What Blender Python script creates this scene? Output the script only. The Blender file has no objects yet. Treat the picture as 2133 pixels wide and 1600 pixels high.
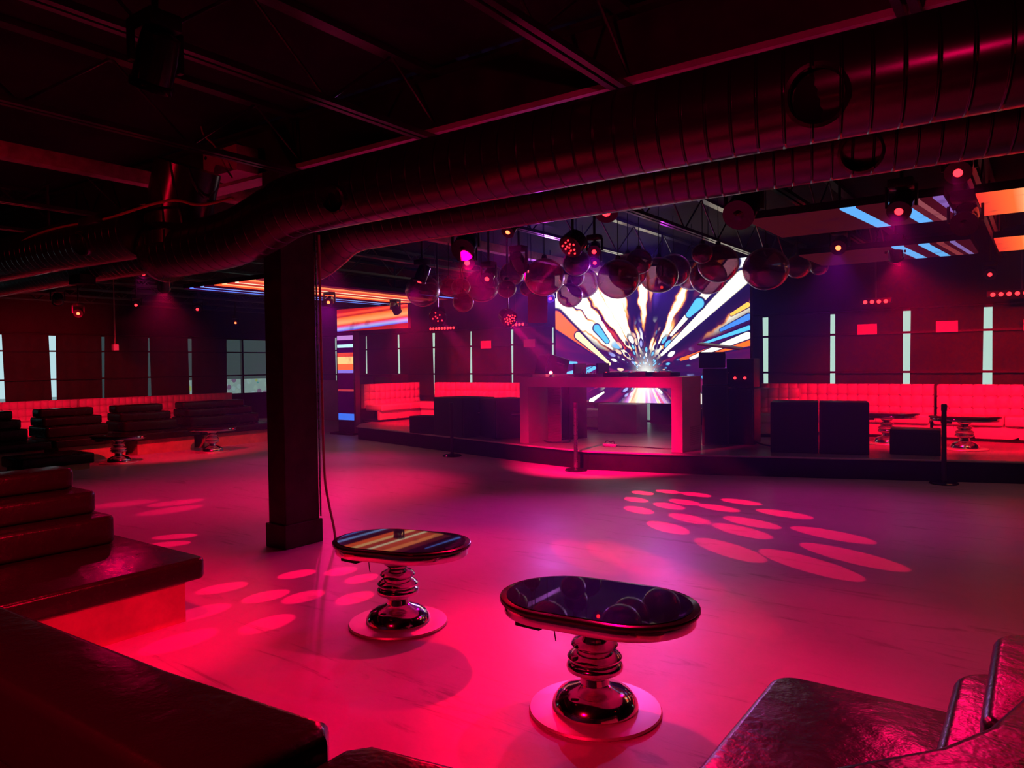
import bpy, bmesh, math, random
from mathutils import Vector, Matrix
random.seed(7)
S = bpy.context.scene
COL = S.collection
PI = math.pi

# ------------------------------------------------------------------ camera
RV = Vector((0.81280877, 0.58239116, -0.01274471))
UV = Vector((-0.00459824, 0.02829193, 0.99958913))
FV = Vector((-0.58251245, 0.81241621, -0.02567390))
cam_data = bpy.data.cameras.new('camera')
cam = bpy.data.objects.new('camera', cam_data)
COL.objects.link(cam)
cam_data.sensor_width = 36.0
cam_data.lens = 1542.67 * 36.0 / 2133.0
cam_data.clip_start = 0.05
cam.matrix_world = Matrix(((RV.x, UV.x, -FV.x, 0), (RV.y, UV.y, -FV.y, 0), (RV.z, UV.z, -FV.z, 1.65), (0, 0, 0, 1)))
S.camera = cam
S.view_settings.view_transform = 'Standard'
S.view_settings.look = 'None'
S.view_settings.gamma = 1
S.view_settings.use_curve_mapping = False
S.view_settings.exposure = 0.0
S.cycles.max_bounces = 7
S.cycles.diffuse_bounces = 2
S.cycles.use_adaptive_sampling = True
S.cycles.adaptive_threshold = 0.02
S.cycles.glossy_bounces = 4
S.cycles.transparent_max_bounces = 12
S.cycles.sample_clamp_indirect = 4.0

# ------------------------------------------------------------------ world: pale daylight outside the windows
W = bpy.data.worlds.new('daylight')
S.world = W
W.use_nodes = True
W.node_tree.nodes['Background'].inputs[0].default_value = (0.60, 0.78, 0.84, 1)
W.node_tree.nodes['Background'].inputs[1].default_value = 1.10

RED = (1.0, 0.0, 0.030)
PINK = (1.0, 0.0, 0.10)


def spot(loc, to, power, deg, color=RED, blend=0.6, size=0.04, parent=None):
    ld = bpy.data.lights.new('lamp_beam', 'SPOT')
    ld.energy = power
    ld.color = color
    ld.spot_size = math.radians(deg)
    ld.spot_blend = blend
    ld.shadow_soft_size = size
    o = bpy.data.objects.new('lamp_beam', ld)
    COL.objects.link(o)
    o.location = loc
    o.rotation_euler = (Vector(to) - Vector(loc)).to_track_quat('-Z', 'Y').to_euler()
    return o


# wide washes thrown by the ceiling wash lamps and a few added ones (the fixtures themselves are built further down)
WASH = [
    # loc, target, power, angle, colour, blend
    ((-3.0, 5.6, 3.0), (-1.9, 2.9, 0), 600, 62, (1, 0, .07), 0.8),
    ((-1.0, 7.2, 3.0), (-1.2, 3.6, 0), 210, 60, PINK, 0.9),
    ((-5.9, 7.3, 3.0), (-3.3, 3.7, 0), 420, 58, RED, 0.8),
    ((-7.4, 8.1, 3.0), (-8.0, 7.0, 0), 460, 80, PINK, 0.9),
    ((-1.6, 11.0, 3.1), (-1.6, 14.4, 0.7), 1700, 75, RED, 0.6),
    ((1.4, 11.0, 3.1), (0.8, 14.4, 0.7), 1400, 75, RED, 0.6),
    ((-11.4, 11.6, 2.92), (-12.0, 14.0, 0.7), 1500, 85, RED, 0.6),
    ((-5.6, 8.0, 3.0), (-5.8, 10.7, 0.8), 300, 60, PINK, 0.7),
    ((-15.1, 6.4, 3.0), (-20.3, 8.5, 1.0), 1100, 62, RED, 0.8),
    ((-11.2, 6.3, 3.0), (-14.6, 8.1, 0.4), 1000, 66, RED, 0.7),
    ((-9.5, 3.95, 3.0), (-9.0, 4.5, 0), 110, 100, PINK, 0.9),
    ((-3.4, 1.9, 3.1), (-5.0, 2.0, 0.3), 620, 60, RED, 0.5),
    ((-2.0, -1.4, 3.1), (-1.9, 0.5, 0.6), 900, 60, RED, 0.9),
    ((-0.6, -2.2, 2.7), (-1.8, 4.4, 3.5), 170, 50, PINK, 0.9),  # added unseen lamp behind the viewer, to redden the girder flange
    ((-5.0, -2.4, 2.7), (-7.0, 2.6, 3.5), 110, 50, RED, 0.9),  # added unseen lamp behind the viewer, for the girder and brown beam
    ((1.6, 3.3, 2.7), (-4.6, 2.3, 0.25), 1500, 20, RED, 0.7),  # added unseen lamp, low light for the near left booth base
]


# ------------------------------------------------------------------ materials
class NT:
    def __init__(self, name):
        self.m = bpy.data.materials.new(name)
        self.m.use_nodes = True
        self.t = self.m.node_tree
        self.t.nodes.clear()
        self.out = self.t.nodes.new('ShaderNodeOutputMaterial')

    def n(self, typ, ins=None, **props):
        nd = self.t.nodes.new(typ)
        for k, v in props.items():
            setattr(nd, k, v)
        for k, v in (ins or {}).items():
            self.put(nd.inputs[k], v)
        return nd

    def put(self, sock, v):
        if isinstance(v, bpy.types.NodeSocket):
            self.t.links.new(v, sock)
        elif isinstance(v, bpy.types.Node):
            self.t.links.new(v.outputs[0], sock)
        else:
            if hasattr(sock.default_value, '__len__') and hasattr(v, '__len__') and len(v) == 3 and len(sock.default_value) == 4:
                v = (*v, 1)
            sock.default_value = v

    def math(self, op, a, b=0.0, c=0.0, clamp=False):
        nd = self.n('ShaderNodeMath', operation=op, use_clamp=clamp)
        self.put(nd.inputs[0], a)
        self.put(nd.inputs[1], b)
        if op in ('MULTIPLY_ADD', 'SMOOTH_MIN'):
            self.put(nd.inputs[2], c)
        return nd.outputs[0]

    def step(self, x, lo, hi):
        nd = self.n('ShaderNodeMapRange', interpolation_type='SMOOTHSTEP')
        self.put(nd.inputs['Value'], x)
        self.put(nd.inputs['From Min'], lo)
        self.put(nd.inputs['From Max'], hi)
        return nd.outputs[0]

    def mix(self, fac, a, b):
        nd = self.n('ShaderNodeMix', data_type='RGBA')
        self.put(nd.inputs[0], fac)
        self.put(nd.inputs[6], a)
        self.put(nd.inputs[7], b)
        return nd.outputs[2]

    def ramp(self, fac, stops, interp='LINEAR'):
        nd = self.n('ShaderNodeValToRGB')
        cr = nd.color_ramp
        cr.interpolation = interp
        while len(cr.elements) > 1:
            cr.elements.remove(cr.elements[-1])
        cr.elements[0].position = stops[0][0]
        cr.elements[0].color = (*stops[0][1], 1)
        for p, c in stops[1:]:
            e = cr.elements.new(p)
            e.color = (*c, 1)
        self.put(nd.inputs[0], fac)
        return nd.outputs[0]

    def noise(self, scale, vec=None, detail=3, rough=0.5, dist=0.0):
        nd = self.n('ShaderNodeTexNoise', {'Scale': scale, 'Detail': detail, 'Roughness': rough, 'Distortion': dist})
        if vec is not None:
            self.put(nd.inputs['Vector'], vec)
        return nd.outputs[0]

    def surf(self, sh):
        self.t.links.new(sh.outputs[0] if isinstance(sh, bpy.types.Node) else sh, self.out.inputs[0])
        return self.m


def principled(name, col, rough=0.5, metal=0.0, spec=0.5, coat=0.0, var=0.0, vscale=4.0, bump=0.0, bscale=60.0, rvar=0.0):
    t = NT(name)
    bs = t.n('ShaderNodeBsdfPrincipled')
    tc = t.n('ShaderNodeTexCoord').outputs['Object']
    c = (*col, 1)
    if var > 0:
        f = t.noise(vscale, tc, 4, 0.6)
        c = t.ramp(f, [(0.3, tuple(x * (1 - var) for x in col)), (0.7, tuple(min(1, x * (1 + var)) for x in col))])
    t.put(bs.inputs['Base Color'], c)
    bs.inputs['Metallic'].default_value = metal
    bs.inputs['Specular IOR Level'].default_value = spec
    bs.inputs['Coat Weight'].default_value = coat
    if rvar > 0:
        f = t.noise(vscale * 2, tc, 3, 0.6)
        r = t.n('ShaderNodeMapRange', {'To Min': max(0.02, rough - rvar), 'To Max': rough + rvar})
        t.put(r.inputs['Value'], f)
        t.put(bs.inputs['Roughness'], r.outputs[0])
    else:
        bs.inputs['Roughness'].default_value = rough
    if bump > 0:
        b = t.n('ShaderNodeBump', {'Strength': bump, 'Distance': 0.02})
        t.put(b.inputs['Height'], t.noise(bscale, tc, 4, 0.6))
        t.put(bs.inputs['Normal'], b.outputs[0])
    return t.surf(bs)


def emit(name, col, strength):
    t = NT(name)
    return t.surf(t.n('ShaderNodeEmission', {'Color': (*col, 1), 'Strength': strength}))


M = {}
M['leather'] = principled('black leather', (0.010, 0.009, 0.010), 0.26, spec=0.24, bump=0.3, bscale=9, rvar=0.06)
M['cream'] = principled('cream vinyl', (0.62, 0.60, 0.56), 0.38, spec=0.5, var=0.06, vscale=3)
M['black'] = principled('black paint', (0.018, 0.016, 0.018), 0.45, spec=0.4, var=0.3, vscale=3)
M['matte'] = principled('matt black', (0.010, 0.010, 0.011), 0.8, spec=0.2, var=0.3)
M['deck'] = principled('dark roof deck', (0.020, 0.016, 0.018), 0.8, spec=0.15, var=0.4, vscale=1.2)
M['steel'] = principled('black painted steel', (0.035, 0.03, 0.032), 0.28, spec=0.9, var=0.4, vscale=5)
M['girder'] = principled('brightened steel flange', (0.50, 0.40, 0.40), 0.5, spec=0.4, var=0.2, vscale=3)  # flange brightened in its colour in place of stronger lamp light
M['timber'] = principled('brown beam', (0.42, 0.26, 0.22), 0.6, spec=0.3, var=0.35, vscale=9)
M['column'] = principled('dark column paint', (0.035, 0.026, 0.030), 0.5, spec=0.35, var=0.35, vscale=6, bump=0.1, bscale=20)
M['wall'] = principled('dark wall paint', (0.030, 0.026, 0.028), 0.7, spec=0.2, var=0.2, vscale=1.5)
M['frame'] = principled('dark window frame', (0.025, 0.024, 0.026), 0.5, spec=0.3)
M['shade'] = principled('dark blind fabric', (0.075, 0.062, 0.064), 0.85, spec=0.15, var=0.18, vscale=1.6)
M['chrome'] = principled('chrome', (0.72, 0.70, 0.72), 0.10, metal=1.0, rvar=0.03)
M['brushed'] = principled('brushed steel', (0.45, 0.43, 0.45), 0.28, metal=1.0, rvar=0.06, vscale=12)
M['disc'] = principled('satin steel base plate', (0.62, 0.58, 0.60), 0.42, metal=0.7, rvar=0.08, vscale=8)
M['mirror_top'] = principled('smoked mirror glass', (0.006, 0.005, 0.007), 0.02, spec=0.6)
M['gloss'] = principled('glossy black plastic', (0.012, 0.010, 0.012), 0.15, spec=0.6)
M['booth'] = principled('booth laminate', (0.42, 0.39, 0.41), 0.45, spec=0.4, var=0.08, vscale=2)
M['wood'] = principled('pale plywood plinth', (0.42, 0.26, 0.18), 0.55, spec=0.3, var=0.2, vscale=5)
M['grill'] = principled('speaker grille', (0.016, 0.015, 0.017), 0.6, spec=0.3, bump=0.4, bscale=180)
M['slats'] = principled('grey slatted panel', (0.30, 0.27, 0.30), 0.5, spec=0.4)
M['sofa_grey'] = principled('grey upholstery', (0.26, 0.25, 0.27), 0.6, spec=0.3, var=0.1)
M['paper'] = principled('white paper', (0.72, 0.70, 0.70), 0.8, spec=0.2, var=0.05)
M['white'] = principled('white plastic', (0.70, 0.68, 0.68), 0.45)
M['cable'] = principled('pale cable', (0.42, 0.26, 0.20), 0.55)
M['black_cable'] = principled('black cable', (0.01, 0.01, 0.01), 0.5)
M['lens_red'] = emit('glowing red lens', (1.0, 0.012, 0.02), 7.0)
M['lens_hot'] = emit('bright pink lens', (1.0, 0.08, 0.12), 14.0)
M['lens_amber'] = emit('amber indicator', (1.0, 0.09, 0.03), 7.0)
M['lens_white'] = emit('white indicator', (1.0, 0.95, 0.85), 8.0)
M['led_blue'] = emit('blue indicator', (0.25, 0.45, 1.0), 3.0)


def duct_material():
    t = NT('spiral duct metal')
    bs = t.n('ShaderNodeBsdfPrincipled', {'Base Color': (0.085, 0.07, 0.08, 1), 'Roughness': 0.25, 'Metallic': 0.8, 'Specular IOR Level': 0.5})
    tc = t.n('ShaderNodeTexCoord').outputs['Object']
    sp = t.n('ShaderNodeSeparateXYZ', {0: tc})
    # spiral seam rings every 12 cm along the run
    fr = t.math('FRACT', t.math('MULTIPLY_ADD', sp.outputs[0], 8.3, t.math('MULTIPLY', sp.outputs[1], 2.0)))
    d = t.math('ABSOLUTE', t.math('SUBTRACT', fr, 0.5))
    seam = t.step(d, 0.42, 0.5)
    b = t.n('ShaderNodeBump', {'Strength': 0.8, 'Distance': 0.012})
    t.put(b.inputs['Height'], seam)
    t.put(bs.inputs['Normal'], b.outputs[0])
    return t.surf(bs)


M['duct'] = duct_material()


def floor_material():
    t = NT('worn painted concrete')
    tc = t.n('ShaderNodeTexCoord').outputs['Object']
    big = t.noise(0.35, tc, 4, 0.6)
    fine = t.noise(6.0, tc, 5, 0.65)
    mp = t.n('ShaderNodeMapping', {'Scale': (0.25, 1.6, 1.0), 'Rotation': (0, 0, -0.6)})
    t.put(mp.inputs['Vector'], tc)
    scuff = t.noise(3.2, mp.outputs[0], 6, 0.7, 1.2)
    base = t.ramp(big, [(0.3, (0.38, 0.33, 0.40)), (0.7, (0.48, 0.43, 0.51))])
    base = t.mix(t.math('MULTIPLY', t.step(fine, 0.45, 0.75), 0.25), base, (0.30, 0.29, 0.31, 1))
    dark = t.math('MULTIPLY', t.step(scuff, 0.56, 0.70), 0.70)
    base = t.mix(dark, base, (0.16, 0.15, 0.16, 1))
    bs = t.n('ShaderNodeBsdfPrincipled', {'Specular IOR Level': 0.45})
    t.put(bs.inputs['Base Color'], base)
    r = t.n('ShaderNodeMapRange', {'To Min': 0.26, 'To Max': 0.5})
    t.put(r.inputs['Value'], t.noise(1.6, tc, 5, 0.65))
    t.put(bs.inputs['Roughness'], r.outputs[0])
    b = t.n('ShaderNodeBump', {'Strength': 0.12, 'Distance': 0.01})
    t.put(b.inputs['Height'], t.noise(14, tc, 5, 0.6))
    t.put(bs.inputs['Normal'], b.outputs[0])
    return t.surf(bs)


M['floor'] = floor_material()


def plank_material():
    t = NT('stage floor boards')
    tc = t.n('ShaderNodeTexCoord').outputs['Object']
    br = t.n('ShaderNodeTexBrick', {'Scale': 1.0, 'Color1': (0.22, 0.20, 0.22, 1), 'Color2': (0.30, 0.28, 0.30, 1), 'Mortar': (0.06, 0.055, 0.06, 1), 'Mortar Size': 0.006, 'Brick Width': 1.2, 'Row Height': 0.16})
    t.put(br.inputs['Vector'], tc)
    nz = t.noise(9, tc, 4, 0.6)
    c = t.mix(t.math('MULTIPLY', nz, 0.35), br.outputs[0], (0.12, 0.11, 0.12, 1))
    bs = t.n('ShaderNodeBsdfPrincipled', {'Roughness': 0.33, 'Specular IOR Level': 0.5})
    t.put(bs.inputs['Base Color'], c)
    return t.surf(bs)


M['planks'] = plank_material()


def bubble_material():
    t = NT('clear blown glass')
    lw = t.n('ShaderNodeLayerWeight', {'Blend': 0.5})
    tr = t.n('ShaderNodeBsdfTransparent', {'Color': (0.40, 0.24, 0.34, 1)})
    gl = t.n('ShaderNodeBsdfGlossy', {'Color': (1.0, 0.96, 1.0, 1), 'Roughness': 0.04})
    rg = t.n('ShaderNodeBsdfGlossy', {'Color': (0.95, 0.88, 1.0, 1), 'Roughness': 0.34})
    df = t.n('ShaderNodeBsdfDiffuse', {'Color': (0.62, 0.50, 0.60, 1)})
    f = t.math('POWER', lw.outputs['Facing'], 2.5)
    f = t.math('MULTIPLY_ADD', f, 0.87, 0.13)
    m0 = t.n('ShaderNodeMixShader', {0: 0.35})
    t.t.links.new(gl.outputs[0], m0.inputs[1])
    t.t.links.new(rg.outputs[0], m0.inputs[2])
    m1 = t.n('ShaderNodeMixShader')
    t.put(m1.inputs[0], f)
    t.t.links.new(tr.outputs[0], m1.inputs[1])
    t.t.links.new(m0.outputs[0], m1.inputs[2])
    m2 = t.n('ShaderNodeMixShader', {0: 0.05})
    t.t.links.new(m1.outputs[0], m2.inputs[1])
    t.t.links.new(df.outputs[0], m2.inputs[2])
    return t.surf(m2)


M['bubble'] = bubble_material()


def pane_material():
    t = NT('window glass')
    lw = t.n('ShaderNodeLayerWeight', {'Blend': 0.25})
    tr = t.n('ShaderNodeBsdfTransparent', {'Color': (0.86, 0.92, 0.92, 1)})
    gl = t.n('ShaderNodeBsdfGlossy', {'Color': (0.9, 0.9, 0.9, 1), 'Roughness': 0.02})
    m1 = t.n('ShaderNodeMixShader')
    t.put(m1.inputs[0], t.math('MULTIPLY', lw.outputs['Fresnel'], 0.6))
    t.t.links.new(tr.outputs[0], m1.inputs[1])
    t.t.links.new(gl.outputs[0], m1.inputs[2])
    return t.surf(m1)


M['pane'] = pane_material()


def burst_material(strength):
    """the animated explosion of light on the big screen; coordinates are metres from the burst centre"""
    t = NT('led burst picture')
    tc = t.n('ShaderNodeTexCoord').outputs['Object']
    sp = t.n('ShaderNodeSeparateXYZ', {0: tc})
    x, z = sp.outputs[0], sp.outputs[2]
    r = t.math('SQRT', t.math('ADD', t.math('MULTIPLY', x, x), t.math('MULTIPLY', z, z)))
    r = t.math('MAXIMUM', r, 0.02)
    a = t.math('ARCTAN2', z, x)
    lr = t.math('LOGARITHM', r, 2.718)
    warp = t.noise(3.0, tc, 2, 0.5)
    a2 = t.math('MULTIPLY_ADD', t.math('SUBTRACT', warp, 0.5), 0.16, a)

    def vor(sa, sr, off):
        v = t.n('ShaderNodeCombineXYZ')
        t.put(v.inputs[0], t.math('MULTIPLY', a2, sa))
        t.put(v.inputs[1], t.math('MULTIPLY', lr, sr))
        v.inputs[2].default_value = off
        n = t.n('ShaderNodeTexVoronoi', {'Scale': 1.0, 'Randomness': 0.9}, voronoi_dimensions='3D')
        t.put(n.inputs['Vector'], v.outputs[0])
        s = t.n('ShaderNodeSeparateColor', {0: n.outputs['Color']})
        return n.outputs['Distance'], s.outputs[0], s.outputs[1]

    # background: deep navy, purple and wine-red sectors
    sec = t.n('ShaderNodeCombineXYZ')
    t.put(sec.inputs[0], t.math('MULTIPLY', a, 2.3))
    t.put(sec.inputs[1], t.math('MULTIPLY', r, 0.25))
    bgn = t.noise(1.6, sec.outputs[0], 2, 0.5)
    bg = t.ramp(bgn, [(0.32, (0.010, 0.002, 0.045)), (0.48, (0.045, 0.003, 0.065)), (0.62, (0.16, 0.004, 0.06)), (0.8, (0.03, 0.01, 0.12))])
    # big rays in the upper fan
    d, c1, c2 = vor(7.0, 0.55, 0.0)
    up = t.math('MULTIPLY', t.step(t.math('DIVIDE', z, r), 0.40, 0.58), t.step(r, 0.30, 0.62))
    wide = t.ramp(d, [(0.0, (1.0, 0.93, 0.86)), (0.05, (0.95, 0.34, 0.05)), (0.13, (1.0, 0.95, 0.88)), (0.46, (1.0, 0.97, 0.95)), (0.53, (1.0, 0.36, 0.08)), (0.60, (0.10, 0.01, 0.03)), (0.70, (0.01, 0.003, 0.04))])
    cool = t.ramp(d, [(0.0, (0.75, 0.80, 1.0)), (0.26, (0.38, 0.45, 0.95)), (0.40, (0.85, 0.85, 1.0)), (0.48, (0.05, 0.02, 0.2)), (0.62, (0.008, 0.002, 0.035))])
    fire = t.ramp(d, [(0.0, (1.0, 0.20, 0.02)), (0.28, (0.85, 0.07, 0.01)), (0.42, (0.30, 0.01, 0.02)), (0.55, (0.03, 0.0, 0.03))])
    rays = t.mix(t.step(c1, 0.74, 0.76), wide, cool)
    rays = t.mix(t.step(c2, 0.86, 0.88), rays, fire)
    col = t.mix(up, bg, rays)
    # faint long streaks at the sides
    side = t.math('MULTIPLY', t.math('SUBTRACT', 1.0, up), t.step(r, 0.55, 1.1))
    d2, e1, e2 = vor(17.0, 0.5, 3.3)
    sc = t.ramp(e1, [(0.0, (0.30, 0.01, 0.10)), (0.5, (0.12, 0.02, 0.30)), (0.75, (0.06, 0.10, 0.50)), (0.9, (0.8, 0.2, 0.05))], 'CONSTANT')
    sf = t.math('MULTIPLY', t.math('SUBTRACT', 1.0, t.step(d2, 0.2, 0.42)), side)
    col = t.mix(t.math('MULTIPLY', sf, t.step(e2, 0.35, 0.5)), col, sc)
    # cloud of small blue and white shards round the centre
    d3, g1, g2 = vor(6.2, 2.7, 7.0)
    near = t.math('MULTIPLY', t.step(r, 0.10, 0.2), t.math('SUBTRACT', 1.0, t.step(t.math('ADD', r, t.math('MULTIPLY', warp, 0.35)), 0.85, 1.3)))
    shard = t.ramp(g1, [(0.0, (0.10, 0.42, 0.95)), (0.35, (0.95, 0.92, 1.0)), (0.58, (0.28, 0.30, 0.85)), (0.78, (1.0, 0.50, 0.40)), (0.90, (0.15, 0.55, 1.0))], 'CONSTANT')
    col = t.mix(t.math('MULTIPLY', near, t.math('SUBTRACT', 1.0, t.step(d3, 0.50, 0.60))), col, (0.02, 0.004, 0.06, 1))
    col = t.mix(t.math('MULTIPLY', near, t.math('SUBTRACT', 1.0, t.step(d3, 0.30, 0.40))), col, shard)
    # lower fan: hot orange, white and violet
    low = t.math('MULTIPLY', t.step(t.math('DIVIDE', t.math('MULTIPLY', z, -1.0), r), 0.72, 0.86), t.step(r, 0.2, 0.4))
    lowc = t.ramp(t.noise(2.6, sec.outputs[0], 2, 0.5), [(0.3, (0.9, 0.10, 0.02)), (0.45, (1.0, 0.75, 0.65)), (0.55, (0.45, 0.20, 0.8)), (0.7, (0.8, 0.05, 0.06))])
    col = t.mix(low, col, lowc)

    def streak(x0, z0, x1, z1, w0, w1, c):
        nonlocal col
        dx, dz = x1 - x0, z1 - z0
        L2 = dx * dx + dz * dz
        px = t.math('SUBTRACT', x, x0)
        pz = t.math('SUBTRACT', z, z0)
        h = t.math('DIVIDE', t.math('ADD', t.math('MULTIPLY', px, dx), t.math('MULTIPLY', pz, dz)), L2, clamp=True)
        qx = t.math('SUBTRACT', px, t.math('MULTIPLY', h, dx))
        qz = t.math('SUBTRACT', pz, t.math('MULTIPLY', h, dz))
        dd = t.math('SQRT', t.math('ADD', t.math('MULTIPLY', qx, qx), t.math('MULTIPLY', qz, qz)))
        w = t.math('MULTIPLY_ADD', h, w1 - w0, w0)
        q = t.math('DIVIDE', dd, w)
        f = t.math('SUBTRACT', 1.0, t.step(q, 1.15, 1.5))
        col = t.mix(f, col, (0.01, 0.004, 0.06, 1))
        f = t.math('SUBTRACT', 1.0, t.step(q, 0.8, 1.05))
        col = t.mix(f, col, (*c, 1))

    OR, WH, BL, CY = (1.0, 0.13, 0.01), (1.0, 0.93, 0.88), (0.05, 0.20, 0.9), (0.08, 0.42, 0.95)
    streak(-2.10, 1.15, -0.85, 0.22, 0.19, 0.03, OR)
    streak(-1.55, 0.78, -0.80, 0.17, 0.08, 0.03, (1.0, 0.75, 0.45))
    streak(2.07, 0.58, 0.75, 0.24, 0.12, 0.03, OR)
    streak(2.05, 0.66, 0.95, 0.26, 0.07, 0.03, WH)
    streak(2.07, 0.80, 1.15, 0.52, 0.045, 0.02, CY)
    streak(2.07, 1.00, 1.55, 0.78, 0.06, 0.03, BL)
    streak(2.05, 1.22, 1.75, 1.06, 0.05, 0.03, (1.0, 0.45, 0.08))
    streak(1.95, 1.72, 0.35, 0.34, 0.15, 0.03, WH)
    streak(1.78, 2.02, 0.55, 0.72, 0.12, 0.03, (1.0, 0.86, 0.80))
    streak(0.92, 1.10, 1.12, 1.30, 0.06, 0.11, CY)
    streak(-1.10, 0.92, -0.86, 0.64, 0.08, 0.05, CY)
    streak(-2.05, 0.22, -1.60, 0.20, 0.035, 0.03, CY)
    streak(-1.95, -0.04, -1.15, 0.10, 0.035, 0.04, CY)
    streak(-1.15, 0.10, -1.60, -0.12, 0.04, 0.03, CY)
    streak(-1.60, -0.12, -1.85, -0.34, 0.03, 0.03, (0.2, 0.5, 1.0))
    streak(1.20, -0.10, 1.32, -0.16, 0.04, 0.07, CY)
    streak(0.45, -0.02, 0.66, -0.24, 0.04, 0.05, (0.25, 0.35, 0.9))
    streak(-0.95, -0.42, -1.25, -0.60, 0.02, 0.05, WH)
    streak(1.05, -0.34, 1.22, -0.62, 0.04, 0.08, (1.0, 0.8, 0.8))
    # white-hot core
    gx = t.math('MULTIPLY', x, 5.5)
    gz = t.math('MULTIPLY', t.math('ADD', z, 0.14), 3.2)
    g = t.math('EXPONENT', t.math('MULTIPLY', t.math('ADD', t.math('MULTIPLY', gx, gx), t.math('MULTIPLY', gz, gz)), -1.0))
    col = t.mix(t.math('MULTIPLY', g, 0.95), col, (0.85, 0.90, 1.0, 1))
    e = t.n('ShaderNodeEmission', {'Strength': strength})
    t.put(e.inputs['Color'], col)
    return t.surf(e)


def stripes_material(name, stops, axis, scale, strength, skew=0.0, interp='CONSTANT', other=1):
    t = NT(name)
    tc = t.n('ShaderNodeTexCoord').outputs['Object']
    sp = t.n('ShaderNodeSeparateXYZ', {0: tc})
    u = t.math('MULTIPLY_ADD', sp.outputs[other], skew, sp.outputs[axis])
    v = t.math('FRACT', t.math('MULTIPLY_ADD', u, scale, 0.0))
    col = t.ramp(v, stops, interp)
    nz = t.noise(3.0, tc, 2, 0.5)
    col = t.mix(t.math('MULTIPLY', t.step(nz, 0.55, 0.7), 0.35), col, (0.02, 0.0, 0.02, 1))
    e = t.n('ShaderNodeEmission', {'Strength': strength})
    t.put(e.inputs['Color'], col)
    return t.surf(e)


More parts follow.
